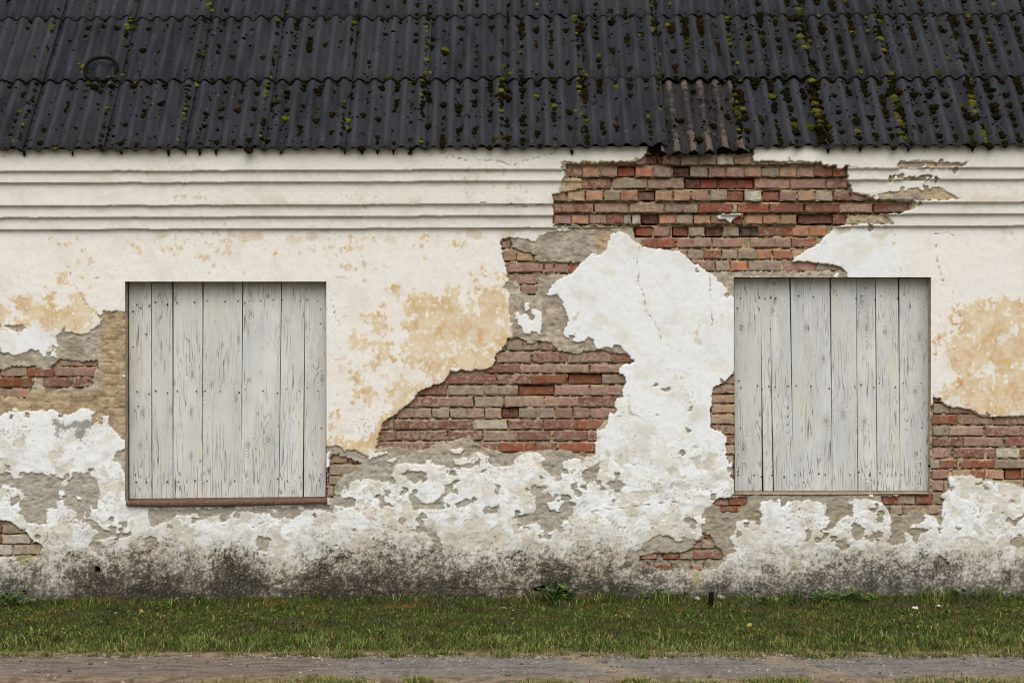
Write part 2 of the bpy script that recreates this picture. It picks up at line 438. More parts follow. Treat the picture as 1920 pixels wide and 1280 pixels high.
FL += [t([(730,730),(790,690),(830,715),(900,700),(960,810),(1000,860),(1040,790),(1080,830),(1030,890),(930,910),(960,1000),(1030,990),(1070,1060),(1165,1080),(1110,1180),(1095,1260),(1060,1240),(990,1260),(860,1345),(830,1330),(860,1260),(850,1200),(800,1150),(660,1190),(570,1120),(570,1080),(680,1045),(820,1030),(800,960),(790,860),(760,830)]),
  t([(160,1000),(210,970),(340,955),(400,1010),(260,1040),(180,1065)]), t([(310,690),(370,720),(365,790),(330,750)]),
  t([(1335,560),(1400,500),(1550,480),(1560,510),(1520,600),(1540,700),(1480,620),(1370,660),(1340,620)]), t([(1380,690),(1430,670),(1440,730),(1380,765)]),
  t([(1620,700),(1690,650),(1760,640),(1740,560),(1810,570),(1780,640),(1880,690),(1780,800),(1720,740)]), t([(1210,690),(1290,700),(1300,760),(1250,730)]),
  t([(830,580),(900,620),(830,640)]), t([(1680,890),(1780,875),(1720,930)]), t([(120,545),(190,505),(175,560)]), t([(1210,545),(1290,530),(1300,570),(1260,580)]), t([(1060,900),(1120,890),(1170,880),(1200,850),(1180,895),(1110,925)])]
t = lambda p: off(1430, 900, 6.4, p)
FL += [t([(1060,600),(1130,535),(1240,600),(1200,680),(1140,740),(1090,680)]), t([(880,720),(1000,700),(1050,800),(980,860),(870,790)]),
  t([(510,690),(550,645),(585,660),(575,720),(510,750)]), t([(1360,620),(1440,630),(1430,690),(1360,690)]), t([(1370,370),(1400,400),(1410,490),(1380,490)])]
t = lambda p: off(1680, 860, 8, p)
FL += [t([(1690,650),(1720,600),(1840,665),(1760,660)]), t([(1700,950),(1770,940),(1920,820),(1990,800),(1990,860),(1920,880),(1830,950),(1790,1020)]),
  t([(1700,1280),(1740,1150),(1810,1100),(1900,1150),(1990,1280),(1820,1330)]), t([(1280,410),(1320,380),(1360,400),(1300,430)]), t([(890,1090),(910,1060),(915,1100)]), t([(150,1060),(350,1040),(480,1060),(500,1110),(380,1130),(340,1200),(250,1180)])]
t = lambda p: off(1150, 680, 6.4, p)
FL += [t([(460,320),(500,250),(545,240),(520,290)]), t([(560,310),(640,295),(690,310),(660,340),(580,350)]), t([(885,610),(910,540),(960,510),(950,570)]),
  t([(860,770),(950,825),(870,865),(880,820)]), t([(800,1130),(830,1070),(850,1130)]), t([(510,600),(550,610),(540,650)])]
FL += [[(791,994),(818,996),(830,1025),(828,1056),(821,1038),(808,1011)]]
ISL = [[(968,597),(979,589),(989,590),(993,600),(998,581),(1014,584),(1016,597),(1015,618),(1013,627),(1000,621),(983,626),(972,606)], [(982,570),(993,567),(993,580),(984,584)],
  off(1300, 270, 5.953, [(265,810),(300,790),(560,790),(565,805),(470,820),(440,850),(430,890),(385,890),(370,850),(280,835)]),
  off(600, 800, 6.4, [(580,380),(640,330),(810,290),(820,330),(660,370),(590,405)]), off(600, 800, 6.4, [(780,410),(960,360),(940,390),(860,430)]),
  off(600, 800, 6.4, [(1540,280),(1740,260),(1700,320),(1580,320)]), off(600, 800, 6.4, [(1620,400),(1760,360),(1790,410),(1690,470)]),
  off(0, 740, 6.4, [(700,1220),(770,1200),(830,1230),(760,1262)]), off(0, 740, 6.4, [(890,1205),(960,1220),(980,1270),(930,1250)])]
B_POLY = [
 [(1062,310),(1060,333),(1091,336),(1091,357),(1064,360),(1037,366),(1038,422),(1155,424),(1185,428),(1190,440),(1200,458),(1207,464),(1235,468),(1275,473),(1289,485),(1300,493),(1330,512),(1336,511),(1400,509),(1585,508),(1572,499),(1538,494),(1483,489),(1495,480),(1528,462),(1562,432),(1560,424),(1586,421),(1586,403),(1640,402),(1705,399),(1708,380),(1640,376),(1600,365),(1586,340),(1586,316),(1530,310),(1411,308),(1411,270),(1212,270),(1210,292),(1190,308)],
 [(941,447),(958,449),(960,465),(1005,478),(1000,490),(1065,492),(1092,493),(1070,512),(1045,515),(1008,520),(1008,545),(1002,553),(978,552),(973,533),(953,525),(945,492),(939,454)],
 [(960,636),(969,630),(980,636),(988,644),(996,647),(1010,640),(1032,640),(1035,650),(1046,656),(1061,661),(1079,664),(1097,658),(1126,656),(1147,661),(1161,664),(1179,666),(1189,680),(1169,683),(1160,692),(1163,700),(1172,708),(1171,723),(1165,747),(1155,748),(1151,756),(1157,772),(1140,778),(1138,784),(1119,808),(1117,828),(1113,842),(1117,852),(1095,857),(1074,847),(1040,844),(1005,845),(977,846),(958,853),(939,848),(919,840),(899,837),(880,819),(856,825),(825,828),(801,840),(781,844),(765,840),(734,837),(715,838),(704,843),(708,826),(710,820),(715,801),(722,789),(735,782),(750,770),(766,759),(780,743),(792,731),(813,722),(830,719),(844,701),(867,693),(881,696),(895,693),(911,694),(922,690),(928,678),(931,662),(936,658),(949,645),(950,636)],
 [(623,854),(659,858),(664,865),(678,868),(678,873),(659,887),(639,892),(636,900),(626,912),(625,934),(612,934),(612,872)],
 [(-60,694),(0,694),(26,687),(62,687),(75,696),(97,697),(98,685),(112,674),(156,679),(181,675),(183,686),(176,705),(172,724),(147,729),(133,725),(100,732),(87,738),(84,730),(78,710),(62,708),(59,729),(47,746),(0,744),(-60,744)],
 E_HOLE, E_JAMB,
 [(1750,744),(1761,748),(1770,757),(1786,765),(1807,766),(1827,776),(1852,782),(1920,782),(1995,782),(1995,925),(1920,912),(1899,905),(1857,900),(1832,897),(1821,890),(1792,889),(1779,896),(1780,915),(1770,927),(1767,952),(1760,965),(1735,962),(1715,955),(1690,968),(1668,962),(1655,948),(1655,930),(1738,926),(1738,770)],
 [(1336,943),(1351,935),(1369,934),(1400,930),(1400,945),(1383,962),(1352,960),(1350,952)],
 [(1319,997),(1330,1003),(1342,1020),(1356,1035),(1355,1050),(1330,1066),(1300,1068),(1240,1068),(1200,1054),(1200,1042),(1240,1037),(1275,1036),(1300,1028),(1302,1018),(1318,1012)]]
OCH = [[(-60,545),(10,560),(25,592),(50,556),(95,555),(110,565),(120,540),(135,555),(150,545),(170,580),(185,588),(188,600),(170,622),(150,622),(60,606),(0,612),(-60,612)],
 [(745,545),(800,562),(830,552),(850,566),(890,575),(888,530),(912,500),(950,528),(962,600),(962,634),(930,665),(922,694),(867,698),(844,704),(813,726),(766,762),(722,792),(704,845),(690,862),(640,848),(612,834),(640,822),(690,835),(712,780),(760,735),(800,700),(760,690),(730,640),(790,625),(760,585)],
 [(1768,640),(1800,585),(1840,560),(1920,572),(1995,572),(1995,790),(1860,784),(1800,768),(1762,748),(1790,720),(1780,680)]]
OCH_WEAK = [[(640,560),(760,530),(900,500),(955,520),(930,680),(780,760),(690,800),(630,720)], [(20,440),(200,450),(900,440),(900,482),(300,478),(60,470)], [(1760,560),(1940,540),(1940,640),(1770,760),(1752,700)], [(60,520),(180,470),(190,580),(90,560)], [(618,690),(640,690),(640,800),(618,800)]]
WHITE = [[(1145,430),(1200,455),(1289,480),(1379,564),(1382,940),(1117,870),(1160,690),(1054,629),(1018,555)], [(-60,600),(108,615),(108,672),(-60,672)], [(-400,765),(240,765),(240,900),(-400,900)], [(1440,425),(1690,425),(1700,520),(1580,522)], ISL[0]]
GREYP = off(0, 740, 6.4, [(620,290),(680,290),(760,360),(840,340),(910,295),(960,330),(1060,280),(1130,300),(1100,390),(1030,430),(980,550),(900,500),(870,450),(960,400),(900,390),(780,440),(720,400),(690,540),(670,500),(680,400),(630,330)])
CRACKS = [[(130,508),(136,530),(150,550),(160,568),(168,582)], [(1197,463),(1194,490),(1198,530),(1207,556),(1212,585),(1226,602),(1238,625),(1240,640)], [(665,950),(690,968),(720,985),(750,997),(775,994),(800,1000)],
 [(300,1102),(360,1104),(392,1120),(410,1112),(440,1128),(470,1125),(500,1128)], [(1545,1108),(1565,1105),(1582,1112),(1598,1124)], [(1158,781),(1190,778),(1207,788)], [(620,560),(625,580),(634,605)],
 [(0,302),(20,297),(50,296)], [(840,295),(880,306),(930,303),(960,315),(985,305),(1030,292),(1052,290)], [(935,306),(955,314)], [(1750,438),(1765,440),(1772,436),(1782,438),(1790,443)], [(505,975),(470,990),(450,1010),(438,1030)],
 [(1755,460),(1758,490),(1768,530)], [(1330,480),(1333,560),(1337,640)], [(1310,1106),(1350,1098)], [(95,990),(140,1045),(190,1046)], [(1690,1075),(1750,1068),(1800,1080),(1840,1095)], [(900,382),(960,385),(985,388),(1030,383)], [(1100,960),(1200,948),(1280,938)], [(760,1100),(1000,1106),(1060,1108)]]
PITS = [[(1000,1103),(1014,1098),(1022,1097),(1016,1108),(1008,1111)], [(176,1066),(184,1063),(188,1069),(180,1072)], [(1040,1118),(1046,1104),(1056,1100),(1068,1112),(1070,1124)], [(1680,1132),(1740,1127),(1800,1130),(1830,1138),(1700,1137)], [(1214,268),(1409,268),(1409,289),(1380,291),(1250,291),(1214,289)], [(440,1122),(480,1121),(600,1133),(560,1140),(450,1129)]]
WIN = [(235.0, 612.0, 527.0, 939.0), (1376.5, 1745.5, 519.5, 926.0)]    # window openings

# ---- signed distances on a coarse lattice (positive inside)
CU = np.arange(-420, 2344, 3.0); CV = np.arange(262, 1168, 3.0)
def sdf(poly, reach=48):
    P = np.asarray(poly, float)
    out = np.full((len(CV), len(CU)), -float(reach))
    i0, i1 = np.searchsorted(CU, (P[:, 0].min() - reach, P[:, 0].max() + reach))
    j0, j1 = np.searchsorted(CV, (P[:, 1].min() - reach, P[:, 1].max() + reach))
    if i1 <= i0 or j1 <= j0: return out
    X, Y = np.meshgrid(CU[i0:i1], CV[j0:j1])
    d2 = np.full(X.shape, 1e9); ins = np.zeros(X.shape, bool)
    n = len(P)
    for k in range(n):
        ax, ay = P[k]; bx, by = P[(k + 1) % n]
        ex, ey = bx - ax, by - ay
        tt = np.clip(((X - ax) * ex + (Y - ay) * ey) / (ex * ex + ey * ey + 1e-9), 0, 1)
        d2 = np.minimum(d2, (X - ax - tt * ex) ** 2 + (Y - ay - tt * ey) ** 2)
        if ay != by:
            ins ^= ((ay > Y) != (by > Y)) & (X < ex * (Y - ay) / ey + ax)
    d = np.sqrt(d2)
    out[j0:j1, i0:i1] = np.clip(np.where(ins, d, -d), -reach, reach)
    return out
def union(polys):
    r = sdf(polys[0])
    for p in polys[1:]: r = np.maximum(r, sdf(p))
    return r
def polyline(lines, reach=40):
    out = np.full((len(CV), len(CU)), float(reach))
    for L in lines:
        for (ax, ay), (bx, by) in zip(L[:-1], L[1:]):
            i0, i1 = np.searchsorted(CU, (min(ax, bx) - reach, max(ax, bx) + reach))
            j0, j1 = np.searchsorted(CV, (min(ay, by) - reach, max(ay, by) + reach))
            X, Y = np.meshgrid(CU[i0:i1], CV[j0:j1])
            ex, ey = bx - ax, by - ay
            tt = np.clip(((X - ax) * ex + (Y - ay) * ey) / (ex * ex + ey * ey + 1e-9), 0, 1)
            out[j0:j1, i0:i1] = np.minimum(out[j0:j1, i0:i1], np.hypot(X - ax - tt * ex, Y - ay - tt * ey))
    return out
def samp(F, u, v):
    x = np.clip((u - CU[0]) / 3.0, 0, len(CU) - 1.001); y = np.clip((v - CV[0]) / 3.0, 0, len(CV) - 1.001)
    xi, yi = x.astype(int), y.astype(int); xf, yf = x - xi, y - yi
    return (F[yi, xi] * (1 - xf) + F[yi, xi + 1] * xf) * (1 - yf) + (F[yi + 1, xi] * (1 - xf) + F[yi + 1, xi + 1] * xf) * yf

# ---- the bricks, row by row: (x0, x1, colour)
BC = {'g': (150,136,116), 'p': (152,116,104), 'r': (138,71,46), 'd': (84,42,30), 'o': (178,116,84), 'b': (120,70,55), 't': (170,134,104), 'k': (62,50,44), 'w': (182,176,166), 'n': (84,88,94), 'q': (128,72,40)}
BR = []      # u0, u1, v0, v1, code, sunk (m)
def row(ox, k, v0, v1, s):
    for it in s.split():
        a, b, c = it.split(',')
        BR.append([ox + float(a) / k, ox + float(b) / k, v0, v1, c[0], 0.035 if len(c) > 1 else 0.0])
A, B5, T5, T6 = (1000, 5.953), (1300, 5.953), (640, 2.977), (1280, 2.977)
row(*A, 292.7, 309, '1060,1118,b 1128,1245,p 1255,1375,dx 1385,1440,dx 1450,1640,b 1655,1840,g'); row(*B5, 292.7, 309, '-130,50,g 65,250,g 268,445,w 460,635,p 650,830,g 845,1020,p')
row(*A, 314.5, 332, '375,545,b 553,730,t 750,930,p 940,1130,rx 1145,1330,o 1345,1535,g 1560,1735,dx'); row(*B5, 314.5, 332, '-30,155,g 175,355,p 375,560,p 575,750,t 765,955,g 970,1145,t 1165,1345,p 1350,1540,r 1560,1690,r')
row(*A, 336, 354, '545,860,b 885,1260,g 1280,1675,p 1690,1870,dx'); row(*B5, 336, 354, '-90,75,dx 82,265,rx 285,480,rx 485,665,rx 690,1070,p 1090,1470,p 1480,1720,b')
row(*A, 359, 376.7, '225,360,t 385,570,t 590,770,o 790,965,g 980,1165,o 1170,1350,dx 1365,1550,t 1570,1745,t'); row(*B5, 359, 376.7, '-20,165,t 185,360,g 375,555,rx 575,755,w 775,955,rx 970,1145,p 1170,1345,t 1370,1550,g 1570,1745,b 1765,1900,p')
row(*A, 382.5, 399, '220,660,b 685,1055,p 1075,1455,p 1470,1835,g'); row(*B5, 382.5, 399, '-150,-15,r 0,50,g 65,430,r 500,835,r 850,1225,b 1245,1620,b 1632,1995,p 2020,2405,b')
row(*A, 402.7, 420, '235,420,p 430,615,o 630,815,p 820,1000,r 1010,1090,g 1105,1195,w 1205,1390,dx 1405,1585,o 1595,1775,g'); row(*B5, 402.7, 420, '10,190,o 200,380,p 440,555,r 585,770,t 780,965,o 975,1150,t 1165,1550,bx 1560,1700,b')
row(*A, 426, 443, '1140,1320,rx 1345,1515,p 1560,1725,rx 1735,1780,p'); row(*B5, 426, 443, '-40,125,g 135,325,dx 340,510,g 520,720,kx 730,905,b 915,1090,r 1105,1285,o 1295,1480,o')
row(*A, 447, 464, '1215,1385,r 1395,1580,r 1605,1790,p'); row(*B5, 447, 464, '0,205,p 215,540,p 640,910,p 915,1090,p 1100,1360,r')
row(*T6, 469, 485.5, '-60,25,p 30,112,g 120,215,r 222,305,g 312,405,g 412,495,o 508,605,o 612,700,t')
row(*T6, 490, 508, '40,85,b 90,180,p 185,262,g 270,360,o 368,550,g 557,740,p 745,930,g')
q = (920, 6.4)
row(*q, 451, 465, '130,235,p'); row(*q, 474, 489, '150,310,t 320,500,t'); row(*q, 495, 511, '215,625,p 650,755,p 770,930,p 940,1110,r'); row(*q, 517, 532, '340,540,p 556,660,g'); row(*q, 536, 551, '365,570,p')
row(*T5, 638, 657, '830,915,g 925,1010,g 1015,1100,g 1110,1200,p'); row(*T5, 660, 680, '865,1058,p 1070,1252,b 1265,1500,p 1505,1660,b'); row(*T5, 684, 699, '800,995,b 1000,1187,p 1195,1385,p 1392,1590,p')
row(*T5, 702, 720, '560,865,b 870,1058,b 1065,1255,q 1268,1452,qx 1457,1620,g'); row(*T5, 723, 741, '400,590,b 595,800,g 805,985,g 990,1187,qx 1192,1383,p 1390,1590,p'); row(*T5, 744, 763, '340,548,b 555,735,p 745,900,g 910,1130,p 1137,1320,p 1325,1540,b')
row(*T5, 765, 784, '230,310,b 315,405,p 410,500,p 507,600,g 607,700,g 705,797,p 803,893,p 897,988,dx 993,1085,g 1105,1188,g 1195,1290,p 1297,1385,p 1392,1510,p')
row(*T5, 787, 805, '200,290,b 297,735,b 740,925,w 932,1125,b 1130,1320,b 1325,1490,r'); row(*T5, 808, 826, '205,588,b 595,785,b 790,970,p 975,1165,b 1185,1370,b 1375,1435,b'); row(*T5, 829, 847, '180,465,b 475,690,b 700,870,b 880,1080,r 1085,1200,b 1210,1415,r')
row(*T5, 851, 866, '880,1080,b 1100,1290,b 1300,1420,r')
q = (0, 6.4)
row(*q, 674, 686, '720,840,p 855,1000,p 1010,1165,p'); row(*q, 688, 706, '-340,-15,p 0,320,p 325,640,r 650,1150,p'); row(*q, 708, 726, '-300,-70,b -60,380,q 510,845,b 865,1095,b'); row(*q, 729, 746, '-400,-110,p -90,195,p 205,345,p')
q = (0, 6.4)
row(*q, 982, 1000, '-340,15,r 30,300,g'); row(*q, 1001.5, 1019, '-330,20,r 28,360,w'); row(*q, 1021, 1040, '-320,-70,p -60,135,w 165,510,g')
q = (600, 6.4)
row(*q, 855, 868, '150,320,p 330,470,b'); row(*q, 871, 890, '105,500,g'); row(*q, 892, 908, '110,260,g'); row(*q, 911, 931, '90,160,p')
q = (1680, 8)
row(*q, 745, 754, '560,700,b'); row(*q, 756, 775, '565,800,g 805,1110,p'); row(*q, 777.5, 796, '560,925,r 965,1450,p 1480,2100,p'); row(*q, 800, 817, '550,785,n 800,1310,p 1355,1880,b 1895,2400,p'); row(*q, 819, 837, '550,1010,b 1020,1600,p 1650,2150,b')
row(*q, 841, 858.5, '550,800,p 870,1320,b 1380,1500,b 1505,1850,w 1870,2250,r'); row(*q, 862.5, 878, '530,650,w 660,925,r 985,1480,r 1490,2060,g 2080,2500,p'); row(*q, 881, 898, '550,780,p 850,1110,t 1130,1340,r 1390,1620,o 1640,1890,qx 1910,2300,r'); row(*q, 902, 920, '545,715,p 725,850,g 1910,2300,r')
row(*q, 928, 945, '-200,40,r 45,285,g 300,545,r 560,700,g'); row(*q, 947.5, 964, '-80,95,g 105,385,p 470,690,p')
q = (1150, 6.4)
for j, y in enumerate((150, 265, 382, 500, 630, 752, 868, 990)): row(*q, 680 + y / 6.4, 680 + (y + 104) / 6.4, ('1180,1455,t', '1170,1455,b', '1150,1455,t', '1180,1455,t', '1140,1455,t', '1180,1455,b', '1340,1455,b', '1340,1455,t')[j])
row(*q, 936, 947, '1180,1380,p'); row(*q, 931.5, 947, '1390,1595,r'); row(*q, 949, 959, '1170,1280,g 1290,1490,r'); row(*q, 1000, 1008, '1095,1145,r'); row(*q, 1018, 1028, '960,1050,p 1060,1215,p'); row(*q, 1034, 1048, '960,1310,b'); row(*q, 1039, 1048, '330,520,p 600,790,r 805,935,g'); row(*q, 1058, 1068, '300,520,b 540,700,r 950,1080,o')

def tl(u): return TILT * (u - 960.0)
STEP_P = [(321.5, 0.15), (342.5, 0.12), (384.5, 0.09), (406.0, 0.06), (428.0, 0.03)]      # lower edges of the plaster bands
STEP_B = [(311.5, 0.15), (334.3, 0.12), (379.0, 0.09), (401.2, 0.06), (423.2, 0.03)]      # and of the brick courses behind them
def prot(vp, steps, soft=0.55):
    r = np.zeros_like(vp); prev = 0.0
    for edge, p in reversed(steps):
        r = r + (p - prev) * sstep(edge + soft, edge - soft, vp); prev = p
    return r

# ---- lattice of the front surface
def axis(a, b, lo, hi, fine, coarse):
    return np.concatenate([np.arange(lo, a, coarse), np.arange(a, b, fine), np.arange(b, hi + coarse, coarse)])
gu = axis(-10, 1930, -420, 2340, 1.65, 7.0)
gv = np.arange(275, 1152, 1.62)
U, V = np.meshgrid(gu, gv)
VP = V + tl(U)
VPw = VP + 0.9 * fbm(U, V * 0.03, 70, 4, 11) + 0.5 * fbm(U, V * 0.3, 9, 3, 15)
# ragged breaks: wobble the outline before it is read
wu = U + 3.4 * fbm(U, V, 16, 3, 1) + 2.0 * fbm(U, V, 5.0, 2, 5)
wv = V + 3.4 * fbm(U, V, 16, 3, 21) + 2.0 * fbm(U, V, 5.0, 2, 25)
Ef = np.maximum(union([E_MAIN, E_LEFT, E_LOWL, E_HOLE, E_SILL, E_RIGHT, E_JAMB, E_F1, E_F2, E_CRK]), union(FL))
Ef = np.minimum(Ef, -union(ISL))
E = samp(Ef, wu, wv)
low = sstep(840, 900, V) * sstep(1085, 1010, V)
nz = fbm(U, V, 9, 3, 31); nzb = fbm(U, V, 38, 3, 33)
E = np.maximum(E, np.clip((nz * 0.8 + nzb * 0.65 - 0.84) * 16, -48, 3) * low - (1 - low) * 48)   # small flakes lost low on the wall
pz = fbm(U, V, 5, 2, 41); pzb = fbm(U, V, 70, 2, 43)
E = np.maximum(E, np.clip((pz + 0.6 * pzb - 1.0) * 10, -48, 2) * sstep(700, 860, V) - (1 - sstep(700, 860, V)) * 48)
vx, vy, vr, vd = vor(U + 2.5 * fbm(U, V, 7, 2, 45), V + 2.5 * fbm(U, V, 7, 2, 46), 9.0, 1)
Ec = samp(Ef, vx, vy)                                     # chips let go next to the breaks
rag = 0.03 + 0.17 * sstep(835, 880, vy) * sstep(-0.15, 0.3, fbm(vx, vy, 75, 2, 59)) * sstep(0, 60, np.abs(vx - 1250) + np.clip(930 - vy, 0, 60)) + 0.12 * sstep(250, 235, vx) * sstep(560, 600, vy) + 0.10 * np.exp(-((vx - 1690) / 70) ** 2) * sstep(425, 410, vy)
chip = (vr < rag * sstep(-13, -3, Ec)) & (Ec < 2)
E = np.where(chip, np.maximum(E, 1.0), E)
stay = (vr > 1 - 0.6 * rag * sstep(9, 2, Ec)) & (Ec > 0)
E = np.where(stay, np.minimum(E, -1.0), E)
w2x, w2y, w2r, w2d = vor(U + 4 * fbm(U, V, 12, 3, 47), V + 4 * fbm(U, V, 12, 3, 48), 21.0, 2)
lowc = sstep(830, 880, V) * sstep(1075, 1000, V)
E = np.where((w2r < 0.016 * lowc * (1 + 2.2 * fbm(w2x, w2y, 60, 2, 49))) & (E < 0), 1.0, E)
# the limewash itself has flaked in thin scales
flk = (w2r * 0.75 + vr * 0.25) < (0.24 + 0.62 * fbm(w2x, w2y, 95, 3, 57) + 0.25 * fbm(vx, vy, 26, 2, 58)) * sstep(800, 880, vy)
flk = flk.astype(float)
Bf = union(B_POLY)
Bd = samp(Bf, wu, wv)
wp = sstep(0.7, -0.7, E)                       # white coat present
wb = sstep(-0.9, 0.9, Bd) * (1 - wp)           # bare masonry
crk = samp(polyline(CRACKS), U + 2 * fbm(U, V, 9, 3, 53), V + 2 * fbm(U, V, 9, 3, 55)) + 0.6 * np.abs(fbm(U, V, 25, 2, 51))
pit = sstep(-1, 1.5, samp(union(PITS), wu, wv))

h_p = prot(VPw, STEP_P) + 0.0035 * fbm(U, V, 90, 3, 61) + 0.0012 * fbm(U, V, 14, 3, 64)
rough_lo = sstep(820, 930, V)
h_p = h_p + rough_lo * (0.0024 * fbm(U, V, 30, 4, 71) + 0.0008 * fbm(U, V, 7, 2, 75))
ter = fbm(U, V, 55, 5, 77, 0.6) * 5
h_p = h_p + sstep(760, 900, V) * 0.0017 * (np.floor(ter) + sstep(0.78, 1.0, ter - np.floor(ter)))
h_p = h_p - 0.0026 * flk
h_p = h_p + 0.030 * sstep(1060, 1150, V)
ridge = 1 - np.abs(fbm(U * 0.6, V, 15, 3, 81)) * 2.2
h_u = prot(VP, STEP_P) * 0.55 + prot(VP, STEP_B) * 0.45 - 0.0140 + 0.0015 * low - 0.0045 * np.exp(-((np.mod(V - 627, 21.2) - 10.6) / 1.5) ** 2) * sstep(188, 194, U) * sstep(242, 238, U) * sstep(590, 620, V) * sstep(790, 760, V) + 0.0065 * fbm(U, V, 22, 4, 91) + 0.0045 * ridge + 0.0015 * fbm(U, V, 5, 2, 95) + 0.024 * sstep(1060, 1150, V)
h_m = prot(VP, STEP_B) - 0.0375 - 0.006 * sstep(446, 430, V) + (0.0075 + 0.004 * sstep(440, 470, V)) * fbm(U, V, 11, 3, 101) + 0.0025 * fbm(U, V, 4, 2, 105)
sink = np.zeros_like(U)
for b in BR:
    if b[5] > 0:
        i0, i1 = np.searchsorted(gu, (b[0] - 3, b[1] + 3)); j0, j1 = np.searchsorted(gv, (b[2] - 3, b[3] + 3))
        su, sv = U[j0:j1, i0:i1], V[j0:j1, i0:i1]
        d = np.minimum(np.minimum(su - b[0] + 1, b[1] + 1 - su), np.minimum(sv - b[2] + 1, b[3] + 1 - sv))
        sink[j0:j1, i0:i1] = np.maximum(sink[j0:j1, i0:i1], sstep(-0.8, 1.0, d) * (b[5] + 0.03))
groove = np.zeros_like(U)
gno = fbm(U, V, 13, 2, 107); 
for b in BR:
    i0, i1 = np.searchsorted(gu, (b[0] - 6, b[1] + 6)); j0, j1 = np.searchsorted(gv, (b[2] - 6, b[3] + 8))
    su, sv = U[j0:j1, i0:i1], V[j0:j1, i0:i1]
    inx = np.minimum(su - b[0], b[1] - su)
    below = sstep(0, 1, inx) * np.exp(-((sv - b[3] - 0.9) / 1.2) ** 2)
    side = np.exp(-((np.minimum(np.abs(su - b[0] + 0.8), np.abs(su - b[1] - 0.8))) / 0.95) ** 2) * sstep(0, 1.0, np.minimum(sv - b[2], b[3] - sv))
    gq = np.maximum(below * sstep(-0.25, 0.2, gno[j0:j1, i0:i1]), side * sstep(0.0, 0.35, -gno[j0:j1, i0:i1]))
    groove[j0:j1, i0:i1] = np.maximum(groove[j0:j1, i0:i1], gq)
h_m = h_m - sink - 0.050 * groove
under_or_brick = h_u + (h_m - h_u) * sstep(-0.9, 0.9, Bd)
H = h_p * wp + under_or_brick * (1 - wp)
H = H - 0.012 * sstep(1.5, 0.3, crk) * wp - 0.14 * pit

# ---- colours
cream, white = lin((226, 222, 216)), lin((225, 226, 225))
C = np.empty(U.shape + (3,)); C[:] = cream
wmask = sstep(-14, 10, samp(union(WHITE), wu, wv) + 10 * fbm(U, V, 30, 3, 111))
wmask = np.maximum(wmask, sstep(850, 920, V + 40 * fbm(U, V, 90, 3, 113)))
C = mix(C, white, wmask)
corn = sstep(440, 424, VP)
C = mix(C, lin((222, 218, 210)), corn)
dirty = sstep(0.05, 0.45, fbm(U, V, 75, 5, 121, 0.6)) * (0.25 + 0.5 * sstep(700, 900, V))
C = mix(C, lin((198, 189, 172)), dirty * 0.9)
C = mix(C, lin((186, 182, 172)), sstep(0.05, 0.4, fbm(U, V, 28, 5, 123, 0.65)) * sstep(780, 900, V) * 0.45)
C = mix(C, mix(np.broadcast_to(lin((208, 200, 184)), C.shape), lin((190, 184, 170)), sstep(-0.2, 0.3, fbm(vx, vy, 40, 3, 127))), flk * 0.75)
yel = sstep(0.2, 0.5, fbm(U, V, 45, 4, 125)) * wmask * 0.30
C = mix(C, lin((205, 198, 170)), yel)
# ochre wash under the peeled limewash
ox, oy, orr, _d = vor(U + 2.2 * fbm(U, V, 5, 2, 133), V + 3.0 * fbm(U, V, 6, 2, 134), 6.0, 3)
of = samp(union(OCH), ox, oy); owk = samp(union(OCH_WEAK), ox, oy)
on = fbm(ox, oy, 42, 5, 131, 0.62) + 0.34 * (orr - 0.5)
on2 = fbm(ox * 1.25, oy * 0.8, 20, 4, 139, 0.7)
oval = np.maximum(on * 0.85 + on2 * 0.65 + np.where(of < 0, 1.1 * np.clip(of / 30.0, -1, 0), 0.34 * np.clip(of / 26.0, 0, 1)) + 0.06, on * 0.8 + on2 * 0.5 + np.where(owk < 0, 1.0, 0.30) * np.clip(owk / 30.0, -1, 1) - 0.36)
oval = oval - 0.38 * sstep(0.18, 0.45, fbm(U * 1.3, V * 0.8, 8.5, 3, 143, 0.65))
ochre = sstep(0.0, 0.05, oval) * (0.78 + 0.22 * sstep(-0.2, 0.3, fbm(U, V, 11, 3, 144)))
oc = mix(np.broadcast_to(lin((213, 194, 160)), C.shape), lin((202, 174, 126)), sstep(-0.3, 0.35, fbm(U, V, 36, 4, 141)))
oc = mix(oc, lin((214, 196, 164)), sstep(0.1, 0.5, fbm(U, V, 60, 3, 145)) * 0.8)
oc = mix(oc, lin((190, 128, 76)), sstep(0.25, 0.55, fbm(U, V, 25, 3, 147)) * sstep(1720, 1760, U) * sstep(1840, 1790, U) * 0.8)
stain_o = sstep(-0.45, 0.1, oval) * (1 - ochre)
C = mix(C, lin((222, 208, 182)), stain_o * 0.35)
C = mix(C, oc, ochre)
# thin beige scuffs elsewhere
sc = fbm(U, V, 16, 4, 151, 0.6) + 0.55 * fbm(U, V, 150, 2, 155)
C = mix(C, lin((200, 182, 152)), sstep(0.64, 0.74, sc) * 0.75 * sstep(880, 780, V) * (1 - ochre))
tan_top = corn * sstep(0.1, 0.5, fbm(U, V * 3, 70, 4, 157)) * (0.25 + 0.75 * sstep(330, 60, np.abs(U - 1330)))
C = mix(C, lin((178, 160, 130)), tan_top * 0.55)
band3 = sstep(362, 378, VP) * sstep(386, 381, VP) * sstep(0.0, 0.3, fbm(U, V * 2, 55, 4, 158)) * sstep(350, 520, U)
C = mix(C, lin((206, 192, 164)), band3 * 0.6)
under_corn = sstep(470, 436, VP) * sstep(426, 432, VP) * sstep(0.15, 0.4, fbm(U, V * 1.5, 60, 4, 159))
C = mix(C, lin((196, 176, 140)), under_corn * 0.55)
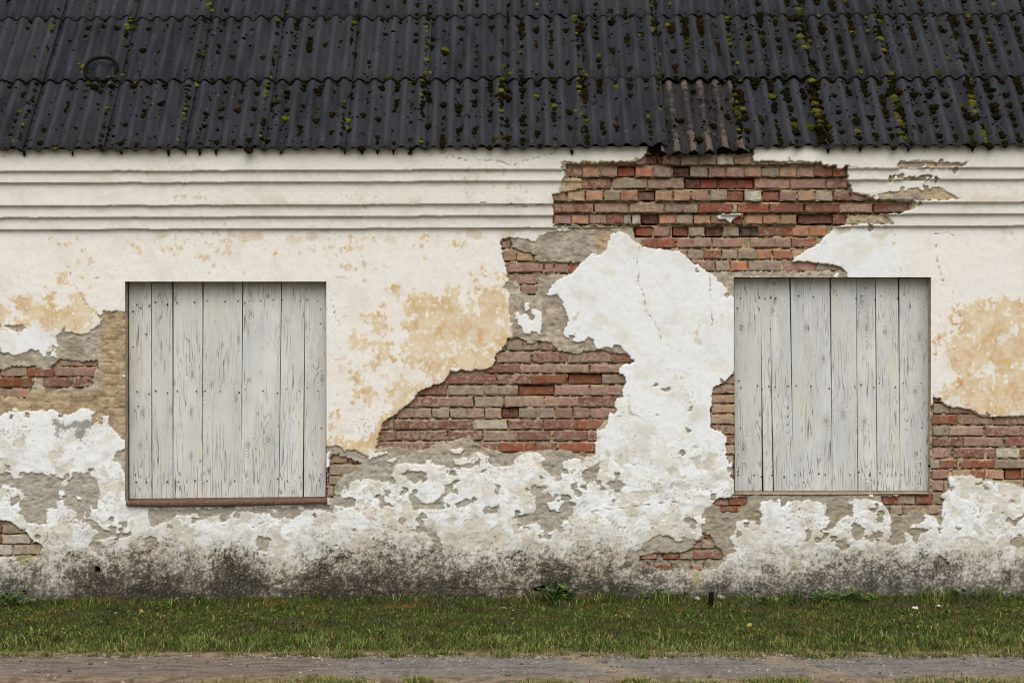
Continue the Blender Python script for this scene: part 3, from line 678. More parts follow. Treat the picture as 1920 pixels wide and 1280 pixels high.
# specks and pits
spn = fbm(U, V, 4.5, 2, 161); spl = fbm(U, V, 60, 3, 165)
speck = sstep(0.60, 0.74, spn + 0.62 * spl) * (0.25 + 0.75 * sstep(640, 860, V))
C = mix(C, lin((150, 140, 122)), speck * 0.75)
gp = samp(sdf(GREYP), wu, wv) + 5 * fbm(U, V, 5, 3, 167)
C = mix(C, lin((138, 136, 128)), sstep(-2, 2, gp) * 0.9)
C = mix(C, lin((120, 104, 84)), sstep(1.6, 0.5, crk) * 0.8)
# undercoat and mortar
GU = np.empty_like(C); GU[:] = lin((172, 162, 146))
GU = mix(GU, lin((150, 140, 123)), sstep(-0.25, 0.4, fbm(U, V, 40, 4, 171)))
GU = mix(GU, lin((190, 178, 158)), sstep(0.15, 0.5, fbm(U, V, 18, 4, 173)) * 0.7)
tanz = sstep(184, 194, U) * sstep(250, 240, U) * sstep(570, 585, V) * sstep(840, 800, V)
tanz = np.maximum(tanz, sstep(250, 230, U) * sstep(722, 744, V + 9 * fbm(U, V, 20, 3, 175)) * sstep(800, 790, V))
GU = mix(GU, mix(np.broadcast_to(lin((176, 157, 126)), C.shape), lin((150, 131, 105)), sstep(-0.2, 0.35, fbm(U, V, 24, 4, 177))), tanz)
GU = mix(GU, lin((186, 164, 126)), sstep(440, 400, VP) * sstep(-0.2, 0.3, fbm(U, V, 40, 3, 179)) * 0.8)
GU = mix(GU, lin((188, 158, 118)), sstep(28, 8, np.hypot(U - 1134, V - 452)) * 0.7)
lowr = sstep(1300, 1340, U) * sstep(900, 960, V)
GU = mix(GU, lin((146, 138, 120)), lowr * 0.6)
GU = mix(GU, lin((168, 164, 154)), sstep(840, 870, V) * (1 - lowr) * 0.55)
GU = mix(GU, lin((110, 96, 78)), sstep(0.30, 0.55, fbm(U * 0.7, V * 1.4, 10, 3, 181)) * 0.55)
MO = np.empty_like(C); MO[:] = lin((176, 156, 126))
MO = mix(MO, lin((140, 122, 98)), sstep(-0.25, 0.35, fbm(U, V, 22, 4, 191)))
MO = mix(MO, lin((158, 150, 118)), sstep(900, 700, U - V) * 0.0 + sstep(0.2, 0.5, fbm(U, V, 50, 3, 193)) * 0.6)
MO = mix(MO, lin((122, 58, 34)), sstep(0.004, 0.02, sink))
MO = mix(MO, lin((120, 116, 78)), sstep(1010, 1040, V) * 0.5)
col_all = mix(C, mix(GU, MO, sstep(-0.4, 0.4, Bd)), 1 - sstep(0.25, 0.65, wp))
# broken edges of the white coat show its sandy body
edge = sstep(0.02, 0.3, wp) * sstep(0.98, 0.75, wp)
col_all = mix(col_all, lin((196, 184, 164)), edge * 0.6)
# rising damp: black mould and algae eaten into the foot of the wall
top = 1052 + 12 * fbm(U, V * 0 + 3, 170, 3, 201) - 16 * np.exp(-((U - 330) / 130) ** 2) - 22 * np.exp(-((U - 720) / 110) ** 2) - 14 * np.exp(-((U - 1110) / 60) ** 2) + 14 * np.exp(-((U - 385) / 16) ** 2)
t_ = (V - top) / 58.0 + 0.10
mott = fbm(U, V, 9, 4, 211, 0.72); mott2 = fbm(U, V, 3.8, 2, 214); big = fbm(U, V, 85, 3, 217); mot3 = fbm(U, V * 1.25, 26, 4, 219, 0.65)
grey_side = sstep(1150, 1260, U) + sstep(190, 60, U)
haze = sstep(-1.5, 0.9, t_ + 0.55 * mot3 + 0.45 * big)
col_all = mix(col_all, lin((172, 161, 141)), haze * 0.78)
a1 = sstep(-0.40, 0.75, t_ * 0.95 + 0.50 * mot3 + 0.45 * big + 0.85 * mott + 0.55 * mott2 - 0.12 * grey_side)
brown = mix(np.broadcast_to(lin((102, 93, 80)), C.shape), lin((108, 104, 97)), np.clip(grey_side, 0, 1))
col_all = mix(col_all, brown, a1 * 0.92)
a2 = sstep(0.15, 1.0, t_ * 0.85 + 0.60 * mot3 + 0.62 * big + 0.80 * mott + 0.70 * mott2 - 0.12 * grey_side)
col_all = mix(col_all, mix(np.broadcast_to(lin((42, 38, 32)), C.shape), lin((54, 51, 47)), np.clip(grey_side, 0, 1)), a2 * 0.93)
lich = sstep(0.30, 0.5, mott2 + 0.55 * mott) * sstep(-0.3, 0.5, t_)
col_all = mix(col_all, lin((156, 148, 134)), lich * 0.32)
rub = sstep(0.35, 0.6, fbm(U, V, 20, 4, 225, 0.6) + 0.3 * mott) * sstep(-0.4, 0.2, t_)
col_all = mix(col_all, lin((158, 152, 138)), rub * 0.45)
grn = sstep(0.15, 0.5, fbm(U, V, 34, 3, 221)) * sstep(1095, 1135, V)
col_all = mix(col_all, lin((66, 68, 36)), grn * 0.65)
ylw = sstep(14, 3, np.hypot((U - 48) / 2.2, V - 1046)) + sstep(16, 3, np.hypot(U - 1308, (V - 1085) / 1.8))
col_all = mix(col_all, lin((158, 150, 92)), np.clip(ylw, 0, 1) * sstep(-0.3, 0.2, mott) * 0.7)
col_all = mix(col_all, lin((60, 52, 44)), pit * 0.7)  # hole interiors: shade of the recess painted into the colour

# ---- split into coats
house = empty('old_house')
tag(house, 'old single-storey house with white plaster flaking off its brick front and a mossy corrugated roof', 'house')
X = (U - 960) * S; Z = CAMZ + (640 - V) * S
verts = np.stack([X, -H, Z], -1).reshape(-1, 3)
cols = np.clip(col_all, 0.002, 0.9).reshape(-1, 3)
nv, nu = U.shape
idx = np.arange(nv * nu).reshape(nv, nu)
quads = np.stack([idx[1:, :-1], idx[1:, 1:], idx[:-1, 1:], idx[:-1, :-1]], -1)
fu = 0.25 * (U[1:, :-1] + U[1:, 1:] + U[:-1, 1:] + U[:-1, :-1]); fv = 0.25 * (V[1:, :-1] + V[1:, 1:] + V[:-1, 1:] + V[:-1, :-1])
def mx(a): return np.maximum(np.maximum(a[1:, :-1], a[1:, 1:]), np.maximum(a[:-1, 1:], a[:-1, :-1]))
keep = np.ones(fu.shape, bool)
for (a, b, c, d) in WIN: keep &= ~((fu > a) & (fu < b) & (fv + tl(fu) * 0 > c) & (fv < d))
keep &= (fv + tl(fu)) > 279.5
isp = mx(wp) > 0.12
isb = (~isp) & (mx(wb) > 0.6)
isu = (~isp) & (~isb)
fvp = fv + tl(fu)
def coat(name, sel, mat, label=None):
    q = quads[sel & keep]
    used, inv = np.unique(q.ravel(), return_inverse=True)
    o = obj(name, mesh_np(name, verts[used], inv.reshape(-1, 4), mat, cols[used], True), house)
    if label: o['label'] = label
    return o
def pieces(mask):
    # connected pieces of a coat, joined row by row
    lab = np.full(mask.shape, -1, np.int64); par = []
    def find(i):
        while par[i] != i:
            par[i] = par[par[i]]; i = par[i]
        return i
    prev = []
    for j in range(mask.shape[0]):
        m = np.concatenate([[0], mask[j].astype(np.int8), [0]]); d = np.diff(m)
        st_, en = np.where(d == 1)[0], np.where(d == -1)[0]
        cur = []; q = 0
        for s0, e0 in zip(st_, en):
            i = len(par); par.append(i)
            while q < len(prev) and prev[q][1] < s0: q += 1
            k = q
            while k < len(prev) and prev[k][0] <= e0:
                par[find(prev[k][2])] = find(i); k += 1
            lab[j, s0:e0] = i; cur.append((s0, e0, i))
        prev = cur
    if not par: return lab
    root = np.array([find(i) for i in range(len(par))])
    return np.where(lab >= 0, root[np.maximum(lab, 0)], -1)
def coats(name, sel, mat, least=260):
    sel = sel & keep
    lab = pieces(sel)
    ids, cnt = np.unique(lab[sel], return_counts=True)
    small = np.zeros_like(sel)
    for i, n_ in sorted(zip(ids, cnt), key=lambda t: -t[1]):
        if n_ >= least: coat(name, lab == i, mat)
        else: small |= lab == i
    if small.any():
        o = coat(name + '_flakes', small, mat); o['kind'] = 'stuff'
coats('plaster', isp & (fvp >= 429.5), M_PLASTER)
coats('cornice', isp & (fvp < 429.5), M_PLASTER)
coats('undercoat', isu, M_UNDER)
coats('mortar', isb, M_MORTAR)

# ---- bricks: a few worn shapes, shared and scaled
def brick_mesh(seed, ratio):
    r = random.Random(seed)
    nx, nz = (5, 2) if ratio > 2.2 else (3, 2)
    v, f = [], []
    bx, bz = 0.035 / ratio * 2.6, 0.10
    for layer, (y, ins) in enumerate(((0.0, 1.0), (0.055, 0.0), (1.0, 0.0))):
        ring = []
        for i in range(nx + 1): ring.append((-0.5 + i / nx, -0.5))
        for j in range(1, nz + 1): ring.append((0.5, -0.5 + j / nz))
        for i in range(1, nx + 1): ring.append((0.5 - i / nx, 0.5))
        for j in range(1, nz): ring.append((-0.5, 0.5 - j / nz))
        n = len(ring)
        for (x, z) in ring:
            jx = r.uniform(-1, 1) * 0.026; jz = r.uniform(-1, 1) * 0.075
            v.append((x * (1 - ins * bx * 2) + jx * (1 if layer < 2 else 0), y + (r.uniform(-0.01, 0.02) if layer == 0 else 0), z * (1 - ins * bz * 2) + jz * (1 if layer < 2 else 0)))
    n = len(v) // 3
    c = len(v); v.append((r.uniform(-.1, .1), r.uniform(-0.012, 0.0), 0.0))
    for i in range(n):
        k = (i + 1) % n
        f.append((c, i, k))
        for L in (0, 1):
            f.append((L * n + i, (L + 1) * n + i, (L + 1) * n + k)); f.append((L * n + i, (L + 1) * n + k, L * n + k))
    me = bpy.data.meshes.new('brick')
    me.from_pydata(v, [], [tuple(reversed(q)) for q in f]); me.update()
    me.materials.append(M_BRICK)
    return me
BM = {'s': [brick_mesh(i, 3.4) for i in range(5)], 'h': [brick_mesh(20 + i, 1.8) for i in range(5)]}
rb = random.Random(3)
bricks = []
for (u0, u1, v0, v1, c, sunk) in BR:
    um, vm = (u0 + u1) / 2, (v0 + v1) / 2
    w, hh = (u1 - u0) * S, (v1 - v0) * S * rb.uniform(0.90, 0.99)
    p = float(prot(np.array([vm]), STEP_B)[0])
    y = 0.026 - p + sunk + rb.uniform(-0.005, 0.005)
    x, _, z = W(um, vm, y)
    o = bpy.data.objects.new('brick', rb.choice(BM['s' if w / hh > 2.4 else 'h']))
    o.location = (x, y, z)
    o.scale = (w, 0.11, hh)
    o.rotation_euler = (rb.uniform(-.03, .03), -TILT + rb.uniform(-.006, .006), rb.uniform(-.03, .03))
    if vm > 600 and c in 'bp': k0 = {'b': (120, 74, 60), 'p': (150, 114, 100)}[c]
    else: k0 = BC[c]
    k = lin(k0) * rb.uniform(0.78, 1.18) * np.array([1, rb.uniform(.95, 1.05), rb.uniform(.93, 1.06)])
    sm = 0.0 if (sunk > 0 or c in 'dkq') else (0.3 if c == 'r' else (rb.uniform(0.3, 0.85) if vm > 600 else rb.uniform(0.15, 0.7)))
    o.color = (*[float(t) for t in k], sm)
    link(o, house)
    bricks.append(o)
    if sunk > 0: o['label'] = 'broken dark red brick set back in its course'

def box_bm(bm, x0, x1, y0, y1, z0, z1):
    r = bmesh.ops.create_cube(bm, size=1.0)
    bmesh.ops.scale(bm, vec=(x1 - x0, y1 - y0, z1 - z0), verts=r['verts'])
    bmesh.ops.translate(bm, vec=((x0 + x1) / 2, (y0 + y1) / 2, (z0 + z1) / 2), verts=r['verts'])
    return r['verts']
def bm_obj(name, bm, mat, parent=None):
    me = bpy.data.meshes.new(name); bm.to_mesh(me); bm.free()
    me.materials.append(mat)
    return obj(name, me, parent)

bm = bmesh.new(); box_bm(bm, -5.45, 5.45, 0.19, 0.62, -0.35, 3.56)
bm_obj('wall_core', bm, M_CORE, house)
# lintel over the second window: rough grey strip above the boards
# ================================================================== BOARDED WINDOWS
def reveal(win, name='reveal'):
    a, b, c, d = win
    cu = (gu[1:] + gu[:-1]) / 2; cv = (gv[1:] + gv[:-1]) / 2
    ii = np.where((cu > a) & (cu < b))[0]; jj = np.where((cv > c) & (cv < d))[0]
    i0, i1, j0, j1 = ii[0], ii[-1] + 1, jj[0], jj[-1] + 1
    loop = [(j, i0) for j in range(j1, j0, -1)] + [(j0, i) for i in range(i0, i1)] + [(j, i1) for j in range(j0, j1)] + [(j1, i) for i in range(i1, i0, -1)]
    v, f = [], []
    n = len(loop)
    for (j, i) in loop:
        for y in (-H[j, i], 0.045, 0.185):
            v.append((X[j, i], y, Z[j, i]))
    for k in range(n):
        m = (k + 1) % n
        for L in (0, 1):
            f.append((3 * k + L, 3 * m + L, 3 * m + L + 1, 3 * k + L + 1))
    return obj(name, mesh_np(name, np.array(v), np.array(f), M_REVEAL), house)

def plank_mesh(w, h, seed):
    r = random.Random(seed)
    bm = bmesh.new()
    vs = box_bm(bm, -w / 2, w / 2, 0, 0.026, -h / 2, h / 2)
    ed = [e for e in bm.edges if abs(e.verts[0].co.z - e.verts[1].co.z) > h * 0.5 and e.verts[0].co.y < 0.01]
    bmesh.ops.bevel(bm, geom=ed, offset=0.0022, segments=1, affect='EDGES')
    for v in bm.verts:
        v.co.x += r.uniform(-.0012, .0012); v.co.z += r.uniform(-.003, .003); v.co.y += r.uniform(-.0015, .0015)
    me = bpy.data.meshes.new('plank'); bm.to_mesh(me); bm.free(); me.materials.append(M_PLANK)
    return me

def boarded_window(win, edges_top, edges_bot, vtop, vbot, nails, label, seed):
    r = random.Random(seed)
    yb = 0.12
    k = (D0 + yb) / D0
    x0, x1 = (edges_top[0] - 960) * S * k, (edges_top[-1] - 960) * S * k
    zt, zb = CAMZ + (640 - vtop) * S * k, CAMZ + (640 - vbot) * S * k
    bm = bmesh.new()
    # dark batten frame behind the boards
    box_bm(bm, x0 - 0.03, x1 + 0.03, yb + 0.034, yb + 0.064, zb - 0.04, zt + 0.04)
    w = bm_obj('boarded_window', bm, M_DECK, house); w['label'] = label
    for i in range(len(edges_top) - 1):
        ua = (edges_top[i] + edges_bot[i]) / 2; ub = (edges_top[i + 1] + edges_bot[i + 1]) / 2
        wd = (ub - ua) * S * k - r.uniform(0.0035, 0.0065)
        sl = ((edges_bot[i] + edges_bot[i + 1]) - (edges_top[i] + edges_top[i + 1])) / 2 / (vbot - vtop)
        hh = zt - zb
        o = obj('plank', plank_mesh(wd, hh, seed * 31 + i), w)
        o.location = ((ua + ub) / 2 * S * k - 960 * S * k, yb + r.uniform(-.005, .005), (zt + zb) / 2 + r.uniform(-.003, .003))
        o.rotation_euler = (0, sl, r.uniform(-.012, .012))
    # rusty nail heads in rows
    bm = bmesh.new()
    for (u, v) in nails:
        rr = r.uniform(0.0052, 0.0074)
        m = Matrix.Translation((( u - 960) * S * k, yb - 0.004, CAMZ + (640 - v) * S * k)) @ Matrix.Rotation(math.pi / 2, 4, 'X')
        bmesh.ops.create_cone(bm, cap_ends=True, segments=7, radius1=rr, radius2=rr * 0.7, depth=0.006, matrix=m)
    n = bm_obj('nail_heads', bm, M_NAIL, w); n['kind'] = 'stuff'
    return w

nl = off(0, 420, 2.977, [(764,450),(786,469),(834,456),(743,487),(869,436),(934,448),(988,438),(1086,436),(1156,428),(1257,434),(1330,430),(1368,442),(1455,428),(1525,423),(1575,422),(1680,431),(1714,423),(1774,430),(1790,476),(1790,556),(744,686),(816,614),(764,934),(831,946),(869,930),(935,940),(991,932),(1096,932),(1146,930),(1231,932),(1335,940),(1370,922),(1468,930),(1549,943),(1600,920),(1671,930),(1717,914),(1777,930),(754,1040),(1795,819),(772,1014),(1793,1138)]) + \
     off(0, 850, 2.977, [(756,116),(760,158),(817,158),(934,156),(996,156),(1090,150),(1156,152),(1310,152),(1384,156),(1550,140),(1604,152),(1676,132),(1728,126),(1783,148),(1790,115)])
nr = off(1280, 420, 2.977, [(323,415),(428,410),(459,416),(491,410),(519,415),(603,415),(645,400),(729,407),(820,392),(859,398),(967,416),(996,400),(1075,420),(1107,402),(1199,416),(1235,393),(1313,415),(1343,462),(1022,356),(305,470),(1332,681),(491,583),(326,911),(313,875),(418,901),(443,920),(481,905),(518,909),(588,903),(634,900),(716,903),(818,917),(850,890),(961,910),(996,895),(1068,910),(1097,888),(1187,910),(1230,888),(1318,908),(1330,887),(1334,1136),(323,1138)]) + \
     off(1280, 850, 2.977, [(309,100),(312,118),(399,120),(440,128),(499,120),(567,130),(627,118),(676,160),(760,112),(796,118),(934,118),(984,102),(1043,120),(1101,108),(1168,118),(1220,118),(1320,104),(1328,55)])
boarded_window(WIN[0], [241.5,285.5,324.5,379,452.5,521.7,568.7,611.5], [241.5,283.0,324,381,455,528.5,572,613.5], 529, 936, nl, 'boarded window on the left, seven white boards above a rusty brown sill', 5)
boarded_window(WIN[1], [1376,1430,1451,1489,1560,1608.5,1645.5,1687.5,1740.5], [1376.5,1427,1442.5,1480,1557.5,1605.5,1641,1684.5,1741], 521, 925, nr, 'boarded window on the right, eight white boards beside the bare brick', 9)
reveal(WIN[0]); reveal(WIN[1])

# sill boards
def sill(u0, u1, v0a, v0b, th, out, mat, name, label, seed):
    r = random.Random(seed)
    n = 40
    v, f = [], []
    for i in range(n + 1):
        s = i / n
        u = u0 + (u1 - u0) * s
        vt = v0a + (v0b - v0a) * s
        t_ = th * (0.82 + 0.25 * math.sin(math.pi * min(1, s * 1.25)) ) + r.uniform(-.35, .35)
        o_ = out * (0.9 + 0.12 * math.sin(s * 9)) + r.uniform(-.002, .002)
        x = (u - 960) * S
        zt = CAMZ + (640 - vt) * S; zb = zt - t_ * S
        v += [(x, 0.12, zt + 0.012), (x, -o_ + .008, zt + 0.001), (x, -o_, zt - 0.008), (x, -o_ + 0.002, zb + 0.006), (x, -o_ + .010, zb), (x, 0.12, zb)]
    for i in range(n):
        for k in range(6):
            m = (k + 1) % 6
            f.append((6 * i + k, 6 * i + m, 6 * (i + 1) + m, 6 * (i + 1) + k))
    me = mesh_np(name, np.array(v), np.array(f)[:, ::-1], mat, None, False)
    bm = bmesh.new(); bm.from_mesh(me)
    bmesh.ops.holes_fill(bm, edges=bm.edges, sides=8); bmesh.ops.recalc_face_normals(bm, faces=bm.faces); bm.to_mesh(me); bm.free()
    o = obj(name, me, house); o['label'] = label
    return o
sill(238, 614, 939.5, 935.5, 10.0, 0.036, M_RUST, 'window_sill', 'rusty brown sill under the left boarded window', 2)
sill(1374, 1744, 925.0, 924.0, 4.0, 0.000, M_SILL, 'window_sill', 'thin mortar sill under the right boarded window', 4)

# ================================================================== THE ROOF
YE, DY, DZ = -0.205, 0.62, 0.580
ZE = CAMZ + (640 - 279.5) * (D0 + YE) / 3750.0
TH = math.atan2(DZ, DY)
LEN = math.hypot(DY, DZ)
PITCH, WAVE, AMP = 0.596, 0.1192, 0.0185
XK0 = -3.677
def roof_pt(x, s, n=0.0):
    """point on the slope: x along the eave, s up the slope from the eave, n off the surface"""
    return Vector((x, YE + s * math.cos(TH) - n * math.sin(TH), ZE + s * math.sin(TH) + n * math.cos(TH) + TILT * x))

bm = bmesh.new()
pts = [roof_pt(-6.1, 0.28, -0.05), roof_pt(6.6, 0.28, -0.05), roof_pt(6.6, 4.2, -0.05), roof_pt(-6.1, 4.2, -0.05)]
pt2 = [roof_pt(-6.1, 0.28, -0.08), roof_pt(6.6, 0.28, -0.08), roof_pt(6.6, 4.2, -0.08), roof_pt(-6.1, 4.2, -0.08)]
vv = [bm.verts.new(p) for p in pts + pt2]
for q in ((0, 1, 2, 3), (7, 6, 5, 4), (0, 4, 5, 1), (1, 5, 6, 2), (2, 6, 7, 3), (3, 7, 4, 0)): bm.faces.new([vv[i] for i in q])
roof = bm_obj('roof', bm, M_DECK, house)
roof['label'] = 'dark grey corrugated fibre-cement roof with moss'

def sheet_mesh(seed, broken=False):
    r = np.random.default_rng(seed)
    width = PITCH + WAVE * 0.52
    nx, ny = 60, 6
    L = LEN + 0.13
    xs = np.linspace(0, width, nx + 1)
    ys = np.linspace(0, L, ny + 1)
    jag = r.normal(0, 0.0025, nx + 1)
    if broken:
        jag = 0.010 * np.abs(fbm(xs * 100, xs * 0, 4, 3, 301)) + r.normal(0, 0.005, nx + 1)
        jag = jag + 0.055 * ((xs > 0.41) & (xs < 0.47)) + 0.025 * ((xs > 0.47) & (xs < 0.60)) + 0.02 * np.exp(-((xs - 0.05) / 0.03) ** 2) * 0
    lift = r.normal(0, 0.003, (ny + 1)) 
    v = []
    for side in (0, 1):
        for j in range(ny + 1):
            for i in range(nx + 1):
                x = xs[i]
                z = AMP * math.cos(2 * math.pi * x / WAVE) + 0.020 * x / width + (-0.0075 if side else 0.0)
                y = ys[j] + (jag[i] if j == 0 else 0.0)
                v.append((x, y, z))
    N = (nx + 1) * (ny + 1)
    I = np.arange(N).reshape(ny + 1, nx + 1)
    top = np.stack([I[:-1, :-1], I[:-1, 1:], I[1:, 1:], I[1:, :-1]], -1).reshape(-1, 4)
    bot = top[:, ::-1] + N
    rim = []
    per = list(I[0, :]) + list(I[1:, -1]) + list(I[-1, -2::-1]) + list(I[-2:0:-1, 0])
    for a, b in zip(per, per[1:] + per[:1]): rim.append((a, a + N, b + N, b))
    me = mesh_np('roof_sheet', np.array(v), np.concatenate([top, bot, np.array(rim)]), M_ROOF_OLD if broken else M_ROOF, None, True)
    return me
SM = [sheet_mesh(400 + i) for i in range(4)]
rr = random.Random(17)
for row_ in range(4):
    for k in range(-4, 17):
        is_b = (row_ == 0 and k == 8)
        me = sheet_mesh(777, True) if is_b else rr.choice(SM)
        o = bpy.data.objects.new('roof_sheet', me)
        x = XK0 + PITCH * k
        p = roof_pt(x + rr.uniform(-.006, .006), LEN * row_ + rr.uniform(-.006, .006), 0.016 if row_ else 0.010)
        yaw = rr.uniform(-.004, .004)
        if is_b:
            p = roof_pt(x + 0.012, -0.05, -0.004); yaw = 0.020
            o['label'] = 'faded pinkish roof sheet with a broken lower edge'
        if row_ == 0 and k == 7: p = roof_pt(x, 0.004, 0.022)
        if row_ == 0 and k == 9: p = roof_pt(x + 0.03, 0.012, 0.004); yaw = 0.035
        o.location = p
        o.rotation_euler = (TH - 0.015, -TILT + rr.uniform(-.002, .002), yaw)
        link(o, roof)

# ---- moss: cushions in the valleys and along the lapped joints, thicker towards the right
def ico(sub):
    bm = bmesh.new(); bmesh.ops.create_icosphere(bm, subdivisions=sub, radius=1.0)
    v = np.array([p.co[:] for p in bm.verts]); f = np.array([[q.index for q in p.verts] for p in bm.faces]); bm.free()
    return v, f
ICO = {1: ico(1), 2: ico(2), 3: ico(3)}
mv, mf, mc, moff = [], [], [], 0
Rm = np.array([[1, 0, 0], [0, math.cos(TH), -math.sin(TH)], [0, math.sin(TH), math.cos(TH)]])
def lump(x, s, rad, colr, sub=2, n0=None, flat=0.60, elong=0.80):
    global moff
    v, f = ICO[3 if (rad > 0.027 and sub == 2) else sub]
    nrm = 1 + (0.55 * fbm(v[:, 0] * 3 + x * 91, v[:, 1] * 3 + v[:, 2] * 2 + s * 77, 1.3, 3, 7))[:, None] + RNG.normal(0, 0.07 if sub > 1 else 0.12, (len(v), 1))
    p = v * nrm * np.array([rad, rad * elong, rad * flat])
    wv_ = (x - XK0) / WAVE
    if n0 is None: n0 = AMP * math.cos(2 * math.pi * wv_) + 0.014
    p = p @ Rm.T + np.array(roof_pt(x, s, n0 + rad * 0.18))
    up = np.clip(v[:, 2:3] * 0.5 + v[:, 1:2] * 0 + 0.5, 0, 1)
    c = np.asarray(colr) * (1 + RNG.normal(0, 0.18, (len(v), 1)))
    mv.append(p); mf.append(f + moff); mc.append(np.clip(c, 0.002, 1)); moff += len(v)
MC_DARK = [lin((20, 18, 10)), lin((25, 22, 10)), lin((31, 25, 11)), lin((24, 24, 10)), lin((36, 27, 12))]
MC_GRN = [lin((66, 68, 17)), lin((78, 79, 22)), lin((50, 52, 15)), lin((92, 90, 30))]
rm = random.Random(23)
def mcol(pg): return rm.choice(MC_GRN) if rm.random() < pg else rm.choice(MC_DARK)
def dens(x): return 0.42 + 0.58 * max(0.0, min(1.0, (x + 3.2) / 4.4))
valleys = np.arange(-5.7, 6.3, WAVE) 
x_first = XK0 + WAVE / 2 - 20 * WAVE
for j in range(100):
    xv = x_first + j * WAVE
    if xv < -5.8 or xv > 6.3: continue
    d = dens(xv)
    bare = XK0 + PITCH * 8 < xv < XK0 + PITCH * 9
    seam_k = (xv - XK0 - WAVE / 2) / PITCH
    fr = seam_k - math.floor(seam_k + 1e-6)
    col_bias = 0.35 + 1.0 * abs(pn(np.array([j * 0.73]), np.array([3.1]), 5)[0]) * 2
    # small dots everywhere
    for _ in range(int(34 + 90 * d * rm.random())):
        s = rm.uniform(0.01, 2.7)
        lump(xv + rm.gauss(0, .030), s, abs(rm.gauss(0.004, 0.004)) + 0.003, rm.choice(MC_DARK) * 0.8, 1)
    s = rm.uniform(0, 0.1)
    while s < 2.75:
        run = rm.random() < 0.45 * d
        n_in = rm.randint(2, 5) if run else 1
        base = rm.uniform(0.014, 0.032) * (0.8 + 0.35 * d)
        for _ in range(n_in):
            rad = base * rm.uniform(0.6, 1.25)
            if bare and s < LEN and rm.random() < 0.85: s += rad; continue
            if rm.random() < d * col_bias * 1.1 + 0.05:
                lump(xv + rm.gauss(0, .008), s, rad, mcol(0.07), 2)
                if rm.random() < 0.35:
                    lump(xv + rm.gauss(0, .012), s - rad * 0.9, rad * 0.7, mcol(0.05), 2)
            s += rad * 1.75
        s += rm.expovariate(1.0) * (0.14 - 0.10 * d) + 0.015
for k in range(-3, 17):                       # lapped side joints
    xs_ = XK0 + PITCH * k
    d = dens(xs_)
    strong = 0.42 + 0.70 * d * (1.25 if k in (10, 11, 12, 13) else 0.62)
    s = rm.uniform(0, .05)
    while s < 2.75:
        rad = rm.uniform(0.013, 0.027) * (1.3 if k >= 10 else 1.0)
        cl = pn(np.array([s * 2.3]), np.array([k * 1.7]), 9)[0]
        if rm.random() < strong * (0.85 + 0.8 * cl):
            lump(xs_ + 0.012 + rm.gauss(0, .009), s, rad, mcol(0.42 if cl > 0.05 else 0.14), 2, n0=AMP * 0.8 + 0.010)
        s += rad * rm.uniform(1.0, 1.7)
for r_ in (1, 2):                             # tufts caught under each lapped edge
    for j in range(100):
        xv = x_first + j * WAVE
        if xv < -5.8 or xv > 6.3: continue
        if rm.random() < 0.75:
            for _ in range(rm.randint(1, 3)):
                lump(xv + rm.gauss(0, .018), LEN * r_ - 0.004 + rm.uniform(-.012, .006), rm.uniform(.007, .017), mcol(0.22), 2, n0=-AMP + 0.022)
# lumps round the hoop, and the ragged tufts that hang from the eave
def px_roof(u, v):
    ry = (u - 960) / 3750.0; rz = (640 - v) / 3750.0
    # intersect the camera ray with the slope
    cx, cy, cz = 0.0, -D0, CAMZ
    n = np.array([0, -math.sin(TH), math.cos(TH)]); p0 = np.array([0, YE, ZE])
    d_ = np.array([ry, 1.0, rz]); t_ = np.dot(n, p0 - np.array([cx, cy, cz])) / np.dot(n, d_)
    P = np.array([cx, cy, cz]) + d_ * t_
    return P[0], (P[1] - YE) / math.cos(TH)
for (u, v, r_, g) in ((158,131,.030,1),(166,134,.022,1),(163,145,.024,1),(166,153,.026,1),(228,140,.030,1),(207,147,.020,1),(219,160,.020,1),(178,168,.034,0),(210,166,.03,0),(62,133,.02,1),(240,90,.022,1),(233,87,.03,1),(250,50,.03,1),(390,12,.035,1),(398,20,.03,1),(28,268,.022,1),(335,268,.024,1),(520,195,.026,1),(540,25,.026,1),(632,216,.02,1),(940,132,.03,1),(728,150,.03,1),(958,143,.026,1),(1100,145,.026,1),(1155,165,.028,1),(930,268,.03,1),(895,243,.03,0),(1075,48,.024,1),(1090,45,.022,1),(792,120,.0,0),(1200,70,.026,1),(1252,52,.026,1),(1690,250,.03,1),(1688,240,.026,1),(1680,218,.024,1),(1690,256,.024,1),(1530,180,.026,1),(1555,245,.028,1),(1775,118,.03,1),(1770,112,.026,1),(1650,45,.02,1),(1800,205,.028,1),(1645,140,.026,1),(1605,145,.024,1)):
    if r_ > 0:
        x, s = px_roof(u, v); lump(x, s, r_, rm.choice(MC_GRN) if g else rm.choice(MC_DARK), 2)
for u in [40,48,145,237,330,352,382,413,520,688,655,695,750,770,1070,1400,1555,1590,1625,1700,1690,1812,1840,1566,1860]:
    x = (u - 960) / 3750.0 * (D0 + YE)
    v, f = ICO[1]
    for q in range(rm.randint(1, 3)):
        rad = rm.uniform(.006, .015)
        p = v * np.array([rad, rad, rad * rm.uniform(1.2, 2.2)])
        p[:, :2] *= (0.45 + 0.55 * np.clip(p[:, 2:3] / (rad * 2) + 0.7, 0, 1.2))
        wv_ = round((x - XK0) / WAVE - .5) + .5
        c0 = roof_pt(XK0 + wv_ * WAVE + rm.uniform(-.01, .01), 0.012, -AMP - 0.012 - q * 0.008)
        mv.append(p + np.array(c0)); mf.append(f + moff); mc.append(np.repeat(lin((34, 30, 20))[None], len(v), 0)); moff += len(v)
moss = obj('moss', mesh_np('moss', np.concatenate(mv), np.concatenate(mf), M_MOSS, np.concatenate(mc), True))
